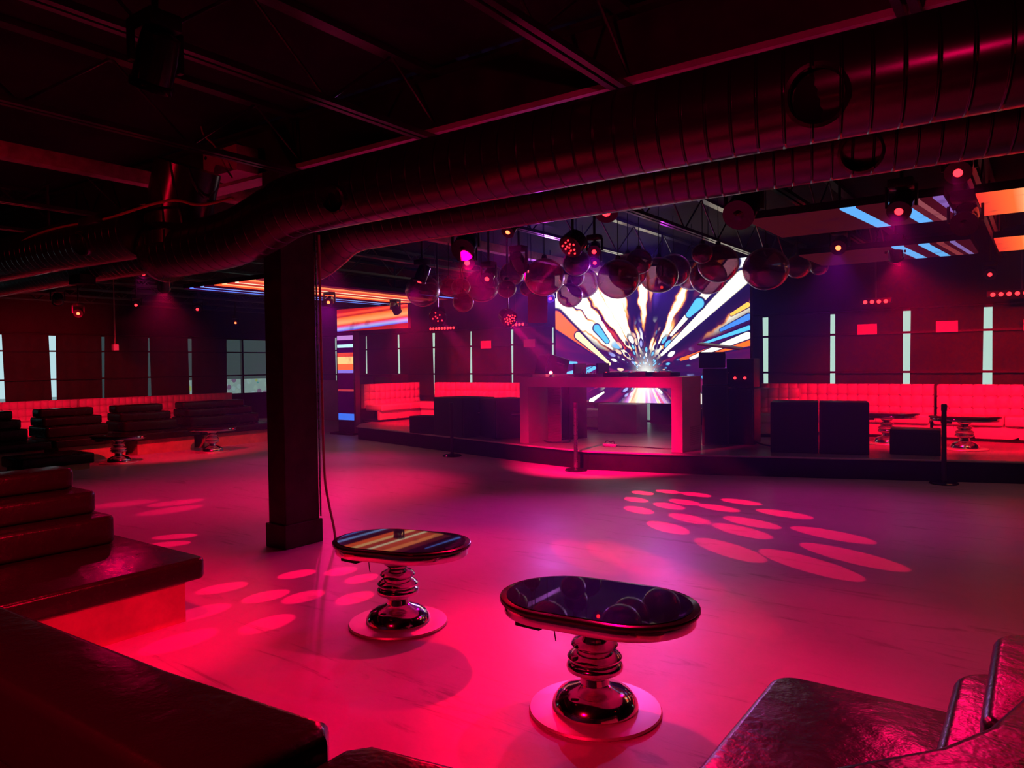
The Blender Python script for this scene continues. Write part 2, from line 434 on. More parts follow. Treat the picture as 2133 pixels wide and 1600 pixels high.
# ------------------------------------------------------------------ mesh helpers
class MB:
    def __init__(self):
        self.bm = bmesh.new()

    def box(self, x0, x1, y0, y1, z0, z1, bev=0.0, seg=2, mat=None):
        mtx = Matrix.Translation(((x0 + x1) / 2, (y0 + y1) / 2, (z0 + z1) / 2)) @ Matrix.Diagonal((x1 - x0, y1 - y0, z1 - z0, 1))
        if mat is not None:
            mtx = mat @ mtx
        b2 = bmesh.new()
        bmesh.ops.create_cube(b2, size=1.0, matrix=mtx)
        if bev > 0:
            bmesh.ops.bevel(b2, geom=b2.edges[:], offset=bev, segments=seg, profile=0.5, affect='EDGES')
        self._merge(b2)
        return self

    def _merge(self, b2):
        me = bpy.data.meshes.new('tmp')
        b2.to_mesh(me)
        b2.free()
        self.bm.from_mesh(me)
        bpy.data.meshes.remove(me)

    def cyl(self, p0, p1, r0, r1=None, seg=16, caps=True):
        p0, p1 = Vector(p0), Vector(p1)
        r1 = r0 if r1 is None else r1
        d = p1 - p0
        q = d.to_track_quat('Z', 'Y').to_matrix().to_4x4()
        m = Matrix.Translation((p0 + p1) / 2) @ q
        b2 = bmesh.new()
        bmesh.ops.create_cone(b2, cap_ends=caps, segments=seg, radius1=r0, radius2=r1, depth=d.length, matrix=m)
        self._merge(b2)
        return self

    def sphere(self, c, r, seg=24, rings=16, sc=(1, 1, 1)):
        b2 = bmesh.new()
        bmesh.ops.create_uvsphere(b2, u_segments=seg, v_segments=rings, radius=r, matrix=Matrix.Translation(c) @ Matrix.Diagonal((*sc, 1)))
        self._merge(b2)
        return self

    def lathe(self, prof, c=(0, 0, 0), seg=40, mat=None):
        bm = self.bm
        rings = []
        for (r, z) in prof:
            ring = []
            for i in range(seg):
                a = 2 * PI * i / seg
                v = Vector((c[0] + r * math.cos(a), c[1] + r * math.sin(a), c[2] + z))
                if mat is not None:
                    v = mat @ v
                ring.append(bm.verts.new(v))
            rings.append(ring)
        for a, b in zip(rings[:-1], rings[1:]):
            for i in range(seg):
                bm.faces.new((a[i], a[(i + 1) % seg], b[(i + 1) % seg], b[i]))
        if prof[0][0] > 1e-5:
            bm.faces.new(list(reversed(rings[0])))
        if prof[-1][0] > 1e-5:
            bm.faces.new(rings[-1])
        return self

    def tube(self, pts, r, seg=10, smooth=0):
        pts = [Vector(p) for p in pts]
        for _ in range(smooth):
            q = [pts[0]]
            for a, b in zip(pts[:-1], pts[1:]):
                q += [a.lerp(b, 0.25), a.lerp(b, 0.75)]
            q.append(pts[-1])
            pts = q
        bm = self.bm
        rings = []
        up = Vector((0, 0, 1))
        for i, p in enumerate(pts):
            a = pts[max(i - 1, 0)]
            b = pts[min(i + 1, len(pts) - 1)]
            d = (b - a).normalized()
            s = d.cross(up)
            if s.length < 0.05:
                s = d.cross(Vector((0, 1, 0)))
            s.normalize()
            u = s.cross(d).normalized()
            rr = r[i] if isinstance(r, (list, tuple)) else r
            rings.append([bm.verts.new(p + (s * math.cos(2 * PI * k / seg) + u * math.sin(2 * PI * k / seg)) * rr) for k in range(seg)])
        for a, b in zip(rings[:-1], rings[1:]):
            for k in range(seg):
                bm.faces.new((a[k], a[(k + 1) % seg], b[(k + 1) % seg], b[k]))
        bm.faces.new(list(reversed(rings[0])))
        bm.faces.new(rings[-1])
        return self

    def prism(self, poly, z0, z1, bev=0.0, seg=3):
        b2 = bmesh.new()
        lo = [b2.verts.new((x, y, z0)) for x, y in poly]
        hi = [b2.verts.new((x, y, z1)) for x, y in poly]
        n = len(poly)
        b2.faces.new(list(reversed(lo)))
        top = b2.faces.new(hi)
        for i in range(n):
            b2.faces.new((lo[i], lo[(i + 1) % n], hi[(i + 1) % n], hi[i]))
        bmesh.ops.recalc_face_normals(b2, faces=b2.faces[:])
        if bev > 0:
            ed = [e for e in b2.edges if abs(e.verts[0].co.z - z1) < 1e-6 and abs(e.verts[1].co.z - z1) < 1e-6]
            ed += [e for e in b2.edges if abs(e.verts[0].co.z - z0) < 1e-6 and abs(e.verts[1].co.z - z0) < 1e-6]
            bmesh.ops.bevel(b2, geom=ed, offset=bev, segments=seg, profile=0.5, affect='EDGES')
        self._merge(b2)
        return self

    def tufted(self, w, h, nx, nz, depth=0.05, thick=0.12, mat=None, sub=6):
        """pillowed grid panel in the xz-plane, front towards -y"""
        bm = self.bm
        W_, H_ = nx * sub, nz * sub
        g = []
        for j in range(H_ + 1):
            row = []
            for i in range(W_ + 1):
                u, v = i / sub, j / sub
                f = (abs(math.sin(PI * u)) ** 0.45) * (abs(math.sin(PI * v)) ** 0.45)
                p = Vector((w * i / W_, -depth * f, h * j / H_))
                row.append(bm.verts.new(mat @ p if mat is not None else p))
            g.append(row)
        for j in range(H_):
            for i in range(W_):
                bm.faces.new((g[j][i], g[j][i + 1], g[j + 1][i + 1], g[j + 1][i]))
        self.box(0, w, 0, thick, 0, h, mat=mat)
        return self

    def build(self, name, mat, parent=None, smooth=True, label=None, ang=40):
        me = bpy.data.meshes.new(name)
        bmesh.ops.recalc_face_normals(self.bm, faces=self.bm.faces[:])
        self.bm.to_mesh(me)
        self.bm.free()
        me.materials.append(mat)
        if smooth:
            me.polygons.foreach_set('use_smooth', [True] * len(me.polygons))
            try:
                me.set_sharp_from_angle(angle=math.radians(ang))
            except Exception:
                pass
        o = bpy.data.objects.new(name, me)
        COL.objects.link(o)
        if parent is not None:
            o.parent = parent
        if label:
            o['label'] = label
        return o


def tag(o, label, cat, group=None, kind=None):
    o['label'] = label
    o['category'] = cat
    if group:
        o['group'] = group
    if kind:
        o['kind'] = kind
    return o


def thing(name, label, cat, loc=(0, 0, 0), rz=0.0, group=None, kind=None):
    o = bpy.data.objects.new(name, None)
    o.empty_display_size = 0.1
    COL.objects.link(o)
    o.location = loc
    o.rotation_euler = (0, 0, rz)
    return tag(o, label, cat, group, kind)


def kids(o):
    return [c for c in bpy.data.objects if c.parent == o]


def copy_tree(o, parent=None):
    c = o.copy()
    COL.objects.link(c)
    c.parent = parent
    for ch in kids(o):
        copy_tree(ch, c)
    return c


def struct(o):
    o['kind'] = 'structure'
    return o


ORD = ['first', 'second', 'third', 'fourth', 'fifth', 'sixth', 'seventh', 'eighth', 'ninth', 'tenth', 'eleventh', 'twelfth', 'thirteenth', 'fourteenth', 'fifteenth', 'sixteenth', 'seventeenth', 'eighteenth', 'nineteenth', 'twentieth']

# ------------------------------------------------------------------ room shell
XL, XR, YB, YF, ZC = -21.0, 5.0, 15.5, -4.0, 3.95
struct(MB().box(XL - .2, XR + .2, YF - .2, YB + .2, -0.2, 0).build('floor', M['floor'], smooth=False))
struct(MB().box(XL - .2, XR + .2, YF - .2, YB + .2, ZC, ZC + .2).build('ceiling', M['deck'], smooth=False))
struct(MB().box(XR, XR + .2, YF, YB, 0, ZC).build('wall_right', M['wall'], smooth=False))
struct(MB().box(XL, XR, YF - .2, YF, 0, ZC).build('wall_front', M['wall'], smooth=False))
SILL, HEAD = 0.80, 2.62
wb = MB()
wb.box(XL - .2, -7.47, YB, YB + .2, 0, SILL).box(-7.25, XR + .2, YB, YB + .2, 0, SILL).box(XL - .2, XR + .2, YB, YB + .2, HEAD, ZC)
struct(wb.build('wall_back', M['wall'], smooth=False))
struct(MB().box(XL - .2, XL, YF, YB, 0, SILL).box(XL - .2, XL, YF, YB, HEAD, ZC).build('wall_left', M['wall'], smooth=False))

# windows: one per 1.3 m bay, each with its frame and pane
wn = 0


def window(x0, x1, y0, y1, z0=SILL, HEAD=HEAD):
    global wn
    wn += 1
    f = MB()
    if abs(x1 - x0) > abs(y1 - y0):
        ya, yb_ = y0 + .05, y0 + .15
        f.box(x0, x0 + .03, ya, yb_, z0, HEAD).box(x1 - .03, x1, ya, yb_, z0, HEAD)
        f.box(x0, x1, ya, yb_, z0, z0 + .05).box(x0, x1, ya, yb_, HEAD - .05, HEAD)
        fo = f.build('window_%d' % wn, M['frame'], smooth=False)
        MB().box(x0 + .03, x1 - .03, y0 + .09, y0 + .10, z0 + .05, HEAD - .05).build('pane', M['pane'], fo, smooth=False)
    else:
        xa, xb = x0 - .15, x0 - .05
        f.box(xa, xb, y0, y0 + .03, z0, HEAD).box(xa, xb, y1 - .03, y1, z0, HEAD)
        f.box(xa, xb, y0, y1, z0, z0 + .05).box(xa, xb, y0, y1, HEAD - .05, HEAD)
        fo = f.build('window_%d' % wn, M['frame'], smooth=False)
        MB().box(x0 - .10, x0 - .09, y0 + .03, y1 - .03, z0 + .05, HEAD - .05).build('pane', M['pane'], fo, smooth=False)
    struct(fo)


back_gaps = [-21.0, -19.10, -17.79, -16.44, -15.08, -13.74, -12.43, -11.08, -9.84, -8.6, -7.36, -6.0, -4.65, -3.35, -2.06, -0.79, 0.52, 1.82, 3.12, 4.42]
left_gaps = [3.8, 5.05, 6.30, 7.54, 8.73, 10.0, 11.29, 12.55, 13.80, 15.05]
# panes are centred on the gaps between blinds so that daylight shows through each gap
back_win = [-21.0] + [(a + b) / 2 for a, b in zip(back_gaps[:-1], back_gaps[1:])] + [5.0]
for a, b in zip(back_win[:-1], back_win[1:]):
    window(a, b, YB, YB)
window(-7.47, -7.25, YB, YB, 0.30, SILL)
left_win = [3.2] + [(a + b) / 2 for a, b in zip(left_gaps[:-1], left_gaps[1:])] + [15.5]
for a, b in zip(left_win[:-1], left_win[1:]):
    window(XL, XL, a, b)
struct(MB().box(XL - .2, XL, YF, 3.2, SILL, HEAD).build('wall_left', M['wall'], smooth=False))

# two dark rails run across the blinds on both window walls
for k, z in enumerate((1.43, 2.16)):
    struct(MB().box(XL + .02, XR, YB - .12, YB - .08, z - .02, z + .02).build('trim_%d' % (2 * k + 1), M['frame'], smooth=False))
    struct(MB().box(XL + .08, XL + .12, 3.2, YB - .1, z - .02, z + .02).build('trim_%d' % (2 * k + 2), M['frame'], smooth=False))

# blinds
WID = {0.52: .01, 1.82: .01, 3.12: .01, 4.42: .01, -19.10: .03, -8.6: .04, -7.36: .13, -6.0: .01, -17.79: .05, -16.44: .05, -15.08: .07, -13.74: .05, -12.43: .06, -11.08: .05, -9.84: .05, -4.65: .10, -3.35: .09, -2.06: .12, -0.79: .14}


def blind_label(wall, i):
    if wall == 'b':
        return 'tall dark blind on the stage wall, %s from the room corner' % ORD[i]
    return 'tall dark blind on the side window wall, %s from the room corner' % ORD[i]


def blind(x0, x1, y0, y1, lab, grp, lean=0.0):
    t = thing('window_blind', lab, 'blind', ((x0 + x1) / 2, (y0 + y1) / 2, 0), 0, grp)
    m = MB()
    z0, z1 = SILL + .03, HEAD - .02
    if abs(x1 - x0) > abs(y1 - y0):
        w = (x1 - x0) / 2
        bm = m.bm
        N = 14
        vs = []
        for j, z in enumerate((z0, z1)):
            sh = lean * (j - .5)
            for i in range(N + 1):
                u = -w + 2 * w * i / N + sh
                vs.append(bm.verts.new((u, 0.012 * math.sin(i * 1.9 + x0), z)))
        for i in range(N):
            bm.faces.new((vs[i], vs[i + 1], vs[N + 2 + i], vs[N + 1 + i]))
        bmesh.ops.solidify(bm, geom=bm.faces[:], thickness=0.008)
        f = m.build('fabric', M['shade'], t)
        MB().cyl((-w, 0, z1 + .01), (w, 0, z1 + .01), .022, seg=10).build('roller', M['frame'], t)
        MB().box(-w + .005, w - .005, -.012, .012, z0 - .02, z0 + .01).build('hem_bar', M['frame'], t)
    else:
        w = (y1 - y0) / 2
        bm = m.bm
        N = 14
        vs = []
        for j, z in enumerate((z0, z1)):
            sh = lean * (j - .5)
            for i in range(N + 1):
                u = -w + 2 * w * i / N + sh
                vs.append(bm.verts.new((0.012 * math.sin(i * 1.9 + y0), u, z)))
        for i in range(N):
            bm.faces.new((vs[i], vs[i + 1], vs[N + 2 + i], vs[N + 1 + i]))
        bmesh.ops.solidify(bm, geom=bm.faces[:], thickness=0.008)
        m.build('fabric', M['shade'], t)
        MB().cyl((0, -w, z1 + .01), (0, w, z1 + .01), .022, seg=10).build('roller', M['frame'], t)
        MB().box(-.012, .012, -w + .005, w - .005, z0 - .02, z0 + .01).build('hem_bar', M['frame'], t)
    return t


leans = [.03, -.02, .04, .0, -.03, .05, -.01, .03, .0, .0, .02, -.02, .01, .0, .02, 0, 0, 0, 0]
bi = 0
for i in range(len(back_gaps) - 1):
    a, b = back_gaps[i], back_gaps[i + 1]
    ga, gb = WID.get(a, .05) / 2, WID.get(b, .05) / 2
    blind(a + ga, b - gb, YB - .03, YB - .03, blind_label('b', bi), 'blinds on the stage wall', leans[i])
    bi += 1
lg = {13.80: .05, 8.73: .14, 10.0: .07, 11.29: .07, 12.55: .10, 7.54: .10}
li = 0
seq = list(zip(left_gaps[:-1], left_gaps[1:]))[:-1]
for i, (a, b) in enumerate(reversed(seq)):
    ga, gb = lg.get(a, .01) / 2, lg.get(b, .01) / 2
    blind(XL + .03, XL + .03, a + ga, b - gb, blind_label('l', li), 'blinds on the side window wall', [.03, -.02, .05, .02, -.04, 0, 0, 0][i % 8])
    li += 1

# painted wall outside the unshaded side window
pm = NT('street art paint')
tc = pm.n('ShaderNodeTexCoord').outputs['Object']
v = pm.n('ShaderNodeTexVoronoi', {'Scale': 4.5})
pm.put(v.inputs['Vector'], tc)
s = pm.n('ShaderNodeSeparateColor', {0: v.outputs['Color']})
c = pm.ramp(s.outputs[0], [(0, (0.80, 0.85, 0.80)), (0.3, (0.08, 0.50, 0.58)), (0.5, (0.85, 0.80, 0.20)), (0.65, (0.85, 0.9, 0.95)), (0.8, (0.50, 0.22, 0.42)), (.9, (.9, .45, .2))], 'CONSTANT')
c = pm.mix(pm.step(v.outputs['Distance'], 0.42, 0.46), c, (0.70, 0.74, 0.74, 1))
M['mural'] = pm.surf(pm.n('ShaderNodeBsdfDiffuse', {'Color': c}))
mw = MB().box(-24.2, -24.0, 14.4, 19.0, 0.0, 1.26).build('mural_wall', M['mural'], smooth=False)
tag(mw, 'low wall painted with bright graffiti outside the unshaded corner window', 'wall')
bld = MB().box(-31.0, -30.0, 14.0, 26.0, 0.0, 6.0).build('neighbouring_building', principled('grey render', (0.10, 0.11, 0.12), 0.9), smooth=False)
tag(bld, 'dark grey building beyond the graffiti wall, outside the corner window', 'building')
struct(MB().box(-60, 40, -40, 60, -0.6, -0.3).build('ground_outside', principled('pale asphalt', (0.35, 0.36, 0.36), 0.9, var=.1), smooth=False))

# ------------------------------------------------------------------ roof steel
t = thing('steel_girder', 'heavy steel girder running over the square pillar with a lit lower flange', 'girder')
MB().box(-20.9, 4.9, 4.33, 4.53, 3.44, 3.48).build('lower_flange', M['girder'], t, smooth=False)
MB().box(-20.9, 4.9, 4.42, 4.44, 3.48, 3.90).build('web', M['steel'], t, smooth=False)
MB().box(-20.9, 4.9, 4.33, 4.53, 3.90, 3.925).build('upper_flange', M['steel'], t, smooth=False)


def make_joist():
    t = thing('roof_joist', 'x', 'roof joist', (0, 0, 0), 0, 'open-web joists under the roof deck')
    y0, y1 = -3.9, 15.4
    MB().box(-.055, -.012, y0, y1, 3.395, 3.435).box(.012, .055, y0, y1, 3.395, 3.435).build('bottom_chord', M['steel'], t, smooth=False)
    MB().box(-.055, .055, y0, y1, 3.90, 3.945).build('top_chord', M['steel'], t, smooth=False)
    m = MB()
    n = 32
    st = (y1 - y0) / n
    for i in range(n):
        a = y0 + i * st
        z0, z1 = (3.42, 3.91) if i % 2 == 0 else (3.91, 3.42)
        m.cyl((0, a, z0), (0, a + st, z1), .011, seg=6)
    m.build('web_bars', M['steel'], t)
    return t


j0 = make_joist()
jx = [4.3, 2.65, 1.05, -.56, -2.2, -3.87, -5.5, -8.75, -10.4, -12.05, -13.7, -15.35, -17.0, -18.65, -20.3]
for i, x in enumerate(jx):
    o = j0 if i == 0 else copy_tree(j0)
    o.location = (x, 0, 0)
    if x > -6:
        o['label'] = 'black open-web roof joist, %s from the right-hand wall' % ORD[i]
    else:
        o['label'] = 'black open-web roof joist, %s past the brown beam towards the window wall' % ORD[i - 7]
tb = MB().box(-7.18, -7.04, -3.9, 15.4, 3.44, 3.57, .004).build('ceiling_beam', M['timber'])
tag(tb, 'scuffed brown beam under the roof, crossing to the square pillar', 'beam')

# ------------------------------------------------------------------ pillar
t = thing('support_pillar', 'square dark painted pillar with a plinth in the middle of the floor', 'pillar', (-5.70, 4.42, 0), kind='thing')
MB().box(-.125, .125, -.19, .19, 0.2, 3.44, .006).build('shaft', M['column'], t, smooth=False)
MB().box(-.145, .145, -.215, .215, 0, 0.22, .008).build('plinth', M['column'], t, smooth=False)
MB().box(.126, .140, .196, .206, 0.24, 3.3).build('edge_trim', M['brushed'], t, smooth=False, label='thin pale metal edge strip')
cb = MB().tube([(-5.565, 4.66, 2.9), (-5.56, 4.66, 1.2), (-5.555, 4.66, .60), (-5.52, 4.68, .35), (-5.46, 4.69, .12), (-5.46, 4.7, 0.01)], .012, smooth=2).build('hanging_cable', M['cable'])
tag(cb, 'pale cable running down the far edge of the square pillar to the floor', 'cable')

# ------------------------------------------------------------------ ducts


def duct_nozzle(c, d, r, parent):
    """short drum outlet: collar plus dark throat"""
    c, d = Vector(c), Vector(d).normalized()
    q = d.to_track_quat('Z', 'Y').to_matrix().to_4x4()
    m = Matrix.Translation(c) @ q
    n = MB().lathe([(r * 1.0, -.05), (r * 1.12, 0.0), (r * 1.12, .05), (r * .98, .055), (r * .90, .02), (r * .90, -.04)], mat=m, seg=28).build('nozzle', M['duct'], parent)
    MB().lathe([(r * .88, -.02), (r * .6, .0), (r * .2, .01)], mat=m, seg=24).build('throat', M['matte'], n)
    return n


t = thing('air_duct', 'big round air duct with an S-bend ahead of the square pillar, nearer of two', 'air duct')
ap = [(4.9, 3.6, 2.88), (-4.35, 3.6, 2.88), (-4.65, 3.6, 2.86), (-5.0, 3.6, 2.76), (-5.35, 3.6, 2.70), (-5.75, 3.6, 2.69), (-6.35, 3.6, 2.69)]
MB().tube(ap, .225, 32, smooth=2).build('duct_run', M['duct'], t)
MB().tube([(-6.15, 3.6, 2.72), (-6.15, 3.6, 3.0), (-6.0, 3.62, 3.4)], .27, 28, smooth=2).build('riser', M['duct'], t)
MB().lathe([(.235, -.02), (.262, -.02), (.262, .02), (.235, .02)], mat=Matrix.Translation((-6.36, 3.6, 2.69)) @ Matrix.Rotation(PI / 2, 4, 'Y'), seg=32).build('flange', M['brushed'], t)
duct_nozzle((-3.88, 3.40, 2.79), (.25, -1, -.35), .085, t)
duct_nozzle((-0.80, 3.40, 2.80), (.25, -1, -.35), .12, t)
t = thing('air_duct', 'round air duct that runs behind the nearer one and bends down beside the pillar', 'air duct')
MB().tube([(4.9, 5.2, 3.086), (-5.35, 5.2, 3.086), (-5.8, 5.2, 3.06), (-6.1, 5.2, 2.90), (-6.35, 5.2, 2.80), (-6.7, 5.2, 2.78)], .25, 32, smooth=2).build('duct_run', M['duct'], t)
duct_nozzle((-0.92, 5.02, 2.95), (.2, -1, -.5), .12, t)
t = thing('air_duct', 'round air duct left of the pillar with an orange cable lying on it', 'air duct')
MB().tube([(-6.40, 3.42, 2.86), (-8, 3.42, 2.88), (-20.9, 3.42, 2.88)], .225, 32).build('duct_run', M['duct'], t)
duct_nozzle((-7.05, 3.22, 2.80), (.2, -1, -.4), .10, t)
duct_nozzle((-12.6, 3.22, 2.80), (.2, -1, -.4), .10, t)
t = thing('air_duct', 'round air duct left of the pillar, behind the one with the orange cable', 'air duct')
MB().tube([(-7.3, 4.85, 3.07), (-8, 4.85, 3.086), (-20.9, 4.85, 3.086)], .25, 32).build('duct_run', M['duct'], t)
MB().box(-10.4, -10.1, 4.55, 4.75, 2.78, 2.9).build('hanger_strap', M['matte'], t)

cp = [(-12.5, 3.3, 3.11), (-8.97, 3.25, 3.08), (-8.55, 3.25, 3.06), (-8.04, 3.25, 3.06), (-7.53, 3.25, 3.07), (-6.88, 3.25, 3.06), (-6.58, 3.25, 3.06), (-6.21, 3.2, 3.02), (-5.55, 3.2, 3.0), (-5.29, 3.22, 2.9), (-4.94, 3.3, 2.93)]
o = MB().tube([(-12.5, 3.22, 2.97), (-8.97, 3.22, 2.96), (-8.55, 3.22, 2.93), (-8.04, 3.22, 2.99), (-7.53, 3.22, 3.00), (-6.9, 3.22, 2.975), (-6.58, 3.22, 2.965), (-6.21, 3.22, 2.98), (-5.85, 3.24, 3.0), (-5.55, 3.25, 2.99), (-5.29, 3.27, 2.9), (-4.94, 3.33, 2.93)], .011, smooth=2).build('orange_cable', principled('orange cable', (.55, .22, .12), .5))
tag(o, 'orange cable draped along the side of the duct left of the pillar', 'cable')
o = MB().box(-6.98, -6.68, 3.14, 3.22, 2.93, 3.0, .01).build('junction_box', M['steel'])
tag(o, 'small junction box where the orange cable meets the duct', 'box')
t = thing('control_box', 'metal control box mounted by the girder above the pillar', 'box', (-6.28, 4.18, 3.47))
MB().box(-.27, .27, -.08, .155, 0, .24, .01).build('body', M['girder'], t)
MB().cyl((-.22, -.085, .19), (-.22, -.075, .19), .018).build('knob', M['matte'], t)
o = MB().tube([(-6.5, 4.06, 3.95), (-6.45, 4.05, 3.85), (-6.2, 4.02, 3.7), (-6.1, 4.03, 3.5), (-5.98, 4.03, 3.38)], .009, smooth=2).build('loose_wire', M['cable'])
tag(o, 'loose pale wire hanging in front of the control box by the girder', 'cable')

# ------------------------------------------------------------------ stage
front = [(-12.75, 11.7), (-10.4, 11.1), (-8.4, 10.62), (-7.0, 10.28), (-5.75, 10.05), (-4.5, 10.33), (-2.6, 10.95), (-1.3, 11.42), (-.2, 11.8), (2.4, 12.7), (4.9, 13.5)]
t = thing('stage', 'low dark stage with a bowed front edge under the big screen', 'stage')
poly = front + [(4.9, 15.3), (-13.85, 15.3), (-13.85, 12.95), (-13.42, 12.85), (-13.2, 12.2)]
MB().prism(poly, 0, .27).build('body', M['matte'], t, smooth=False)
edge = [(x, y - .03) for x, y in front]
MB().prism(edge + [(4.9, 15.3), (-13.85, 15.3), (-13.85, 12.95), (-13.42, 12.85), (-13.2, 12.2)], .27, .30).build('deck', M['planks'], t, smooth=False)
m = MB()
for (x0, y0), (x1, y1) in zip(front[:-1], front[1:]):
    m.cyl((x0, y0 - .035, .285), (x1, y1 - .035, .285), .014, seg=8)
m.build('nosing', M['booth'], t)

# ------------------------------------------------------------------ LED screens
t = thing('led_screen', 'huge glowing screen showing a starburst of white and orange light', 'screen', (-6.457, 13.6, 1.476))
MB().box(-2.12, 2.10, .01, .14, -.63, 2.10).build('cabinet', M['matte'], t, smooth=False)
bm = MB()
bm.box(-2.11, 2.09, -.01, .01, -.62, 2.09)
bm.build('display', burst_material(1.7), t, smooth=False)
for sx in (-1.9, 1.9):
    MB().box(sx - .04, sx + .04, .03, .11, -1.176, -.63).build('leg', M['steel'], t, smooth=False)

st1 = [(0, (.02, 0, .01)), (.08, (.10, .20, 1.0)), (.13, (.02, 0, .02)), (.22, (.2, .35, 1.0)), (.27, (.03, 0, .01)), (.4, (1.0, .10, .03)), (.5, (1.0, .50, .25)), (.56, (.5, .03, .02)), (.66, (1.0, .75, .6)), (.70, (.7, .07, .04)), (.82, (1.0, .25, .10)), (.9, (.15, .01, .02))]
t = thing('ceiling_led_panel', 'overhead screen with blue and orange streaks left of the glass globes', 'screen', (-12.7, 7.5, 3.1))
MB().box(0, 2.4, 0, 4.9, .015, .09).build('cabinet', M['matte'], t, smooth=False)
MB().box(0.01, 2.39, .01, 4.89, 0, .015).build('display', stripes_material('streaks overhead', st1, 0, .42, 1.3, skew=.05), t, smooth=False)
st2 = [(0, (.05, .05, .8)), (.10, (.35, .4, 1.0)), (.17, (.6, .15, .6)), (.24, (.8, .03, .02)), (.36, (1.0, .35, .15)), (.55, (.95, .16, .03)), (.62, (.5, .01, .01)), (.72, (1.0, .08, .04)), (.8, (.55, .01, .01)), (1.0, (.3, .01, .01))]
t = thing('led_header_screen', 'wide screen with orange and violet streaks over the striped screen column', 'screen', (-14.2, 12.4, 2.52))
MB().box(0, 2.4, .015, .10, 0, .56).build('cabinet', M['matte'], t, smooth=False)
MB().box(.01, 2.39, 0, .015, .01, .55).build('display', stripes_material('streaks header', st2, 2, 1.75, 1.3, skew=-.055, interp='LINEAR', other=0), t, smooth=False)
st3 = [(0, (.01, 0, .01)), (.10, (.8, .04, .02)), (.135, (.03, .14, .9)), (.20, (.01, 0, .02)), (.42, (.4, .03, .04)), (.44, (.02, 0, .02)), (.60, (.2, .15, .8)), (.63, (.9, .12, .03)), (.69, (1.0, .55, .25)), (.76, (.7, .05, .03)), (.80, (.02, 0, .04)), (.85, (.45, .8, 1.0)), (.88, (.01, 0, .03)), (.925, (.45, .2, .7)), (.965, (.02, 0, .02))]
t = thing('led_column_screen', 'narrow upright screen with coloured bands at the stage end', 'screen', (-14.2, 12.4, 0))
MB().box(-.02, .60, .015, .14, .05, 2.52).build('cabinet', M['matte'], t, smooth=False)
MB().box(.0, .58, 0, .015, .35, 2.50).build('display', stripes_material('bands column', st3, 2, .40, 1.3), t, smooth=False)
MB().box(-.10, .72, -.2, .35, 0, .05).build('base_plate', M['matte'], t, smooth=False)
MB().box(.62, .68, -.05, .10, .05, 2.5).build('side_post', M['steel'], t, smooth=False)

D0 = (.05, .003, .008)
BLU = (.12, .42, 1.0)
st4 = [(0, D0), (.45, BLU), (.52, D0), (.655, BLU), (.72, (.10, .01, .02)), (.76, (.26, .06, .08)), (.79, D0), (.84, (.20, .10, .42)), (.89, D0)]
st4b = [(0, D0), (.575, BLU), (.645, D0), (.73, BLU), (.79, D0), (.83, (.22, .03, .04)), (.87, D0), (.90, (.20, .12, .42)), (.93, D0)]
st5 = [(0, (.9, .03, .03)), (.25, (1.0, .16, .04)), (.4, (1.0, .6, .3)), (.5, (.9, .85, .9)), (.6, (.8, .3, .2)), (.8, (1.0, .08, .04))]
sm5 = stripes_material('glow overhead', st5, 0, .9, 1.1, interp='LINEAR')
for (y0, y1, x0, z, sm, lab1, lab2) in ((7.65, 8.95, -2.5, 3.1, stripes_material('dashes overhead', st4, 0, .50, 1.1, skew=-.09), 'overhead screen strip with blue dashes in the higher of two rows', 'bright orange overhead screen beside the higher row of blue dashes'), (10.65, 12.05, -2.75, 3.1, stripes_material('lower dashes overhead', st4b, 0, .50, 1.1, skew=-.08), 'overhead screen strip with blue dashes in the lower of two rows', 'bright orange overhead screen beside the lower row of blue dashes')):
    t = thing('ceiling_led_panel', lab1, 'screen', (x0, y0, z))
    MB().box(0, -.72 - x0, 0, y1 - y0, .015, .09).build('cabinet', M['matte'], t, smooth=False)
    MB().box(.01, -.73 - x0, .01, y1 - y0 - .01, 0, .015).build('display', sm, t, smooth=False)
    t = thing('ceiling_led_panel', lab2, 'screen', (-.50, y0 + .1, z))
    MB().box(0, 1.6, 0, y1 - y0 - .1, .015, .09).build('cabinet', M['matte'], t, smooth=False)
    MB().box(.01, 1.59, .01, y1 - y0 - .11, 0, .015).build('display', sm5, t, smooth=False)

# ------------------------------------------------------------------ DJ booth
t = thing('dj_booth', 'long portal-shaped DJ table with red-lit front on the stage', 'table', (-7.37, 10.50, .30))
MB().box(0, 2.98, 0, .74, .97, 1.14, .004).build('tabletop', M['booth'], t, smooth=False)
MB().box(0, .18, 0, .74, 0, .97, .004).build('leg', M['booth'], t, smooth=False)
MB().box(2.80, 2.98, 0, .74, 0, .97, .004).build('leg', M['booth'], t, smooth=False)
m = MB()
for i in range(10):
    m.box(2.981, 2.988, .30, .66, .08 + .03 * i, .095 + .03 * i)
m.build('vent', M['slats'], t, smooth=False)
t = thing('slatted_panel', 'ribbed grey panel standing under the left end of the DJ table', 'panel', (-7.10, 10.95, .30))
m = MB().box(0, .27, .03, .05, 0, .95)
for i in range(46):
    m.cyl((0, .03, .01 + i * .0204), (.27, .03, .01 + i * .0204), .009, seg=6)
m.build('ribs', M['slats'], t)


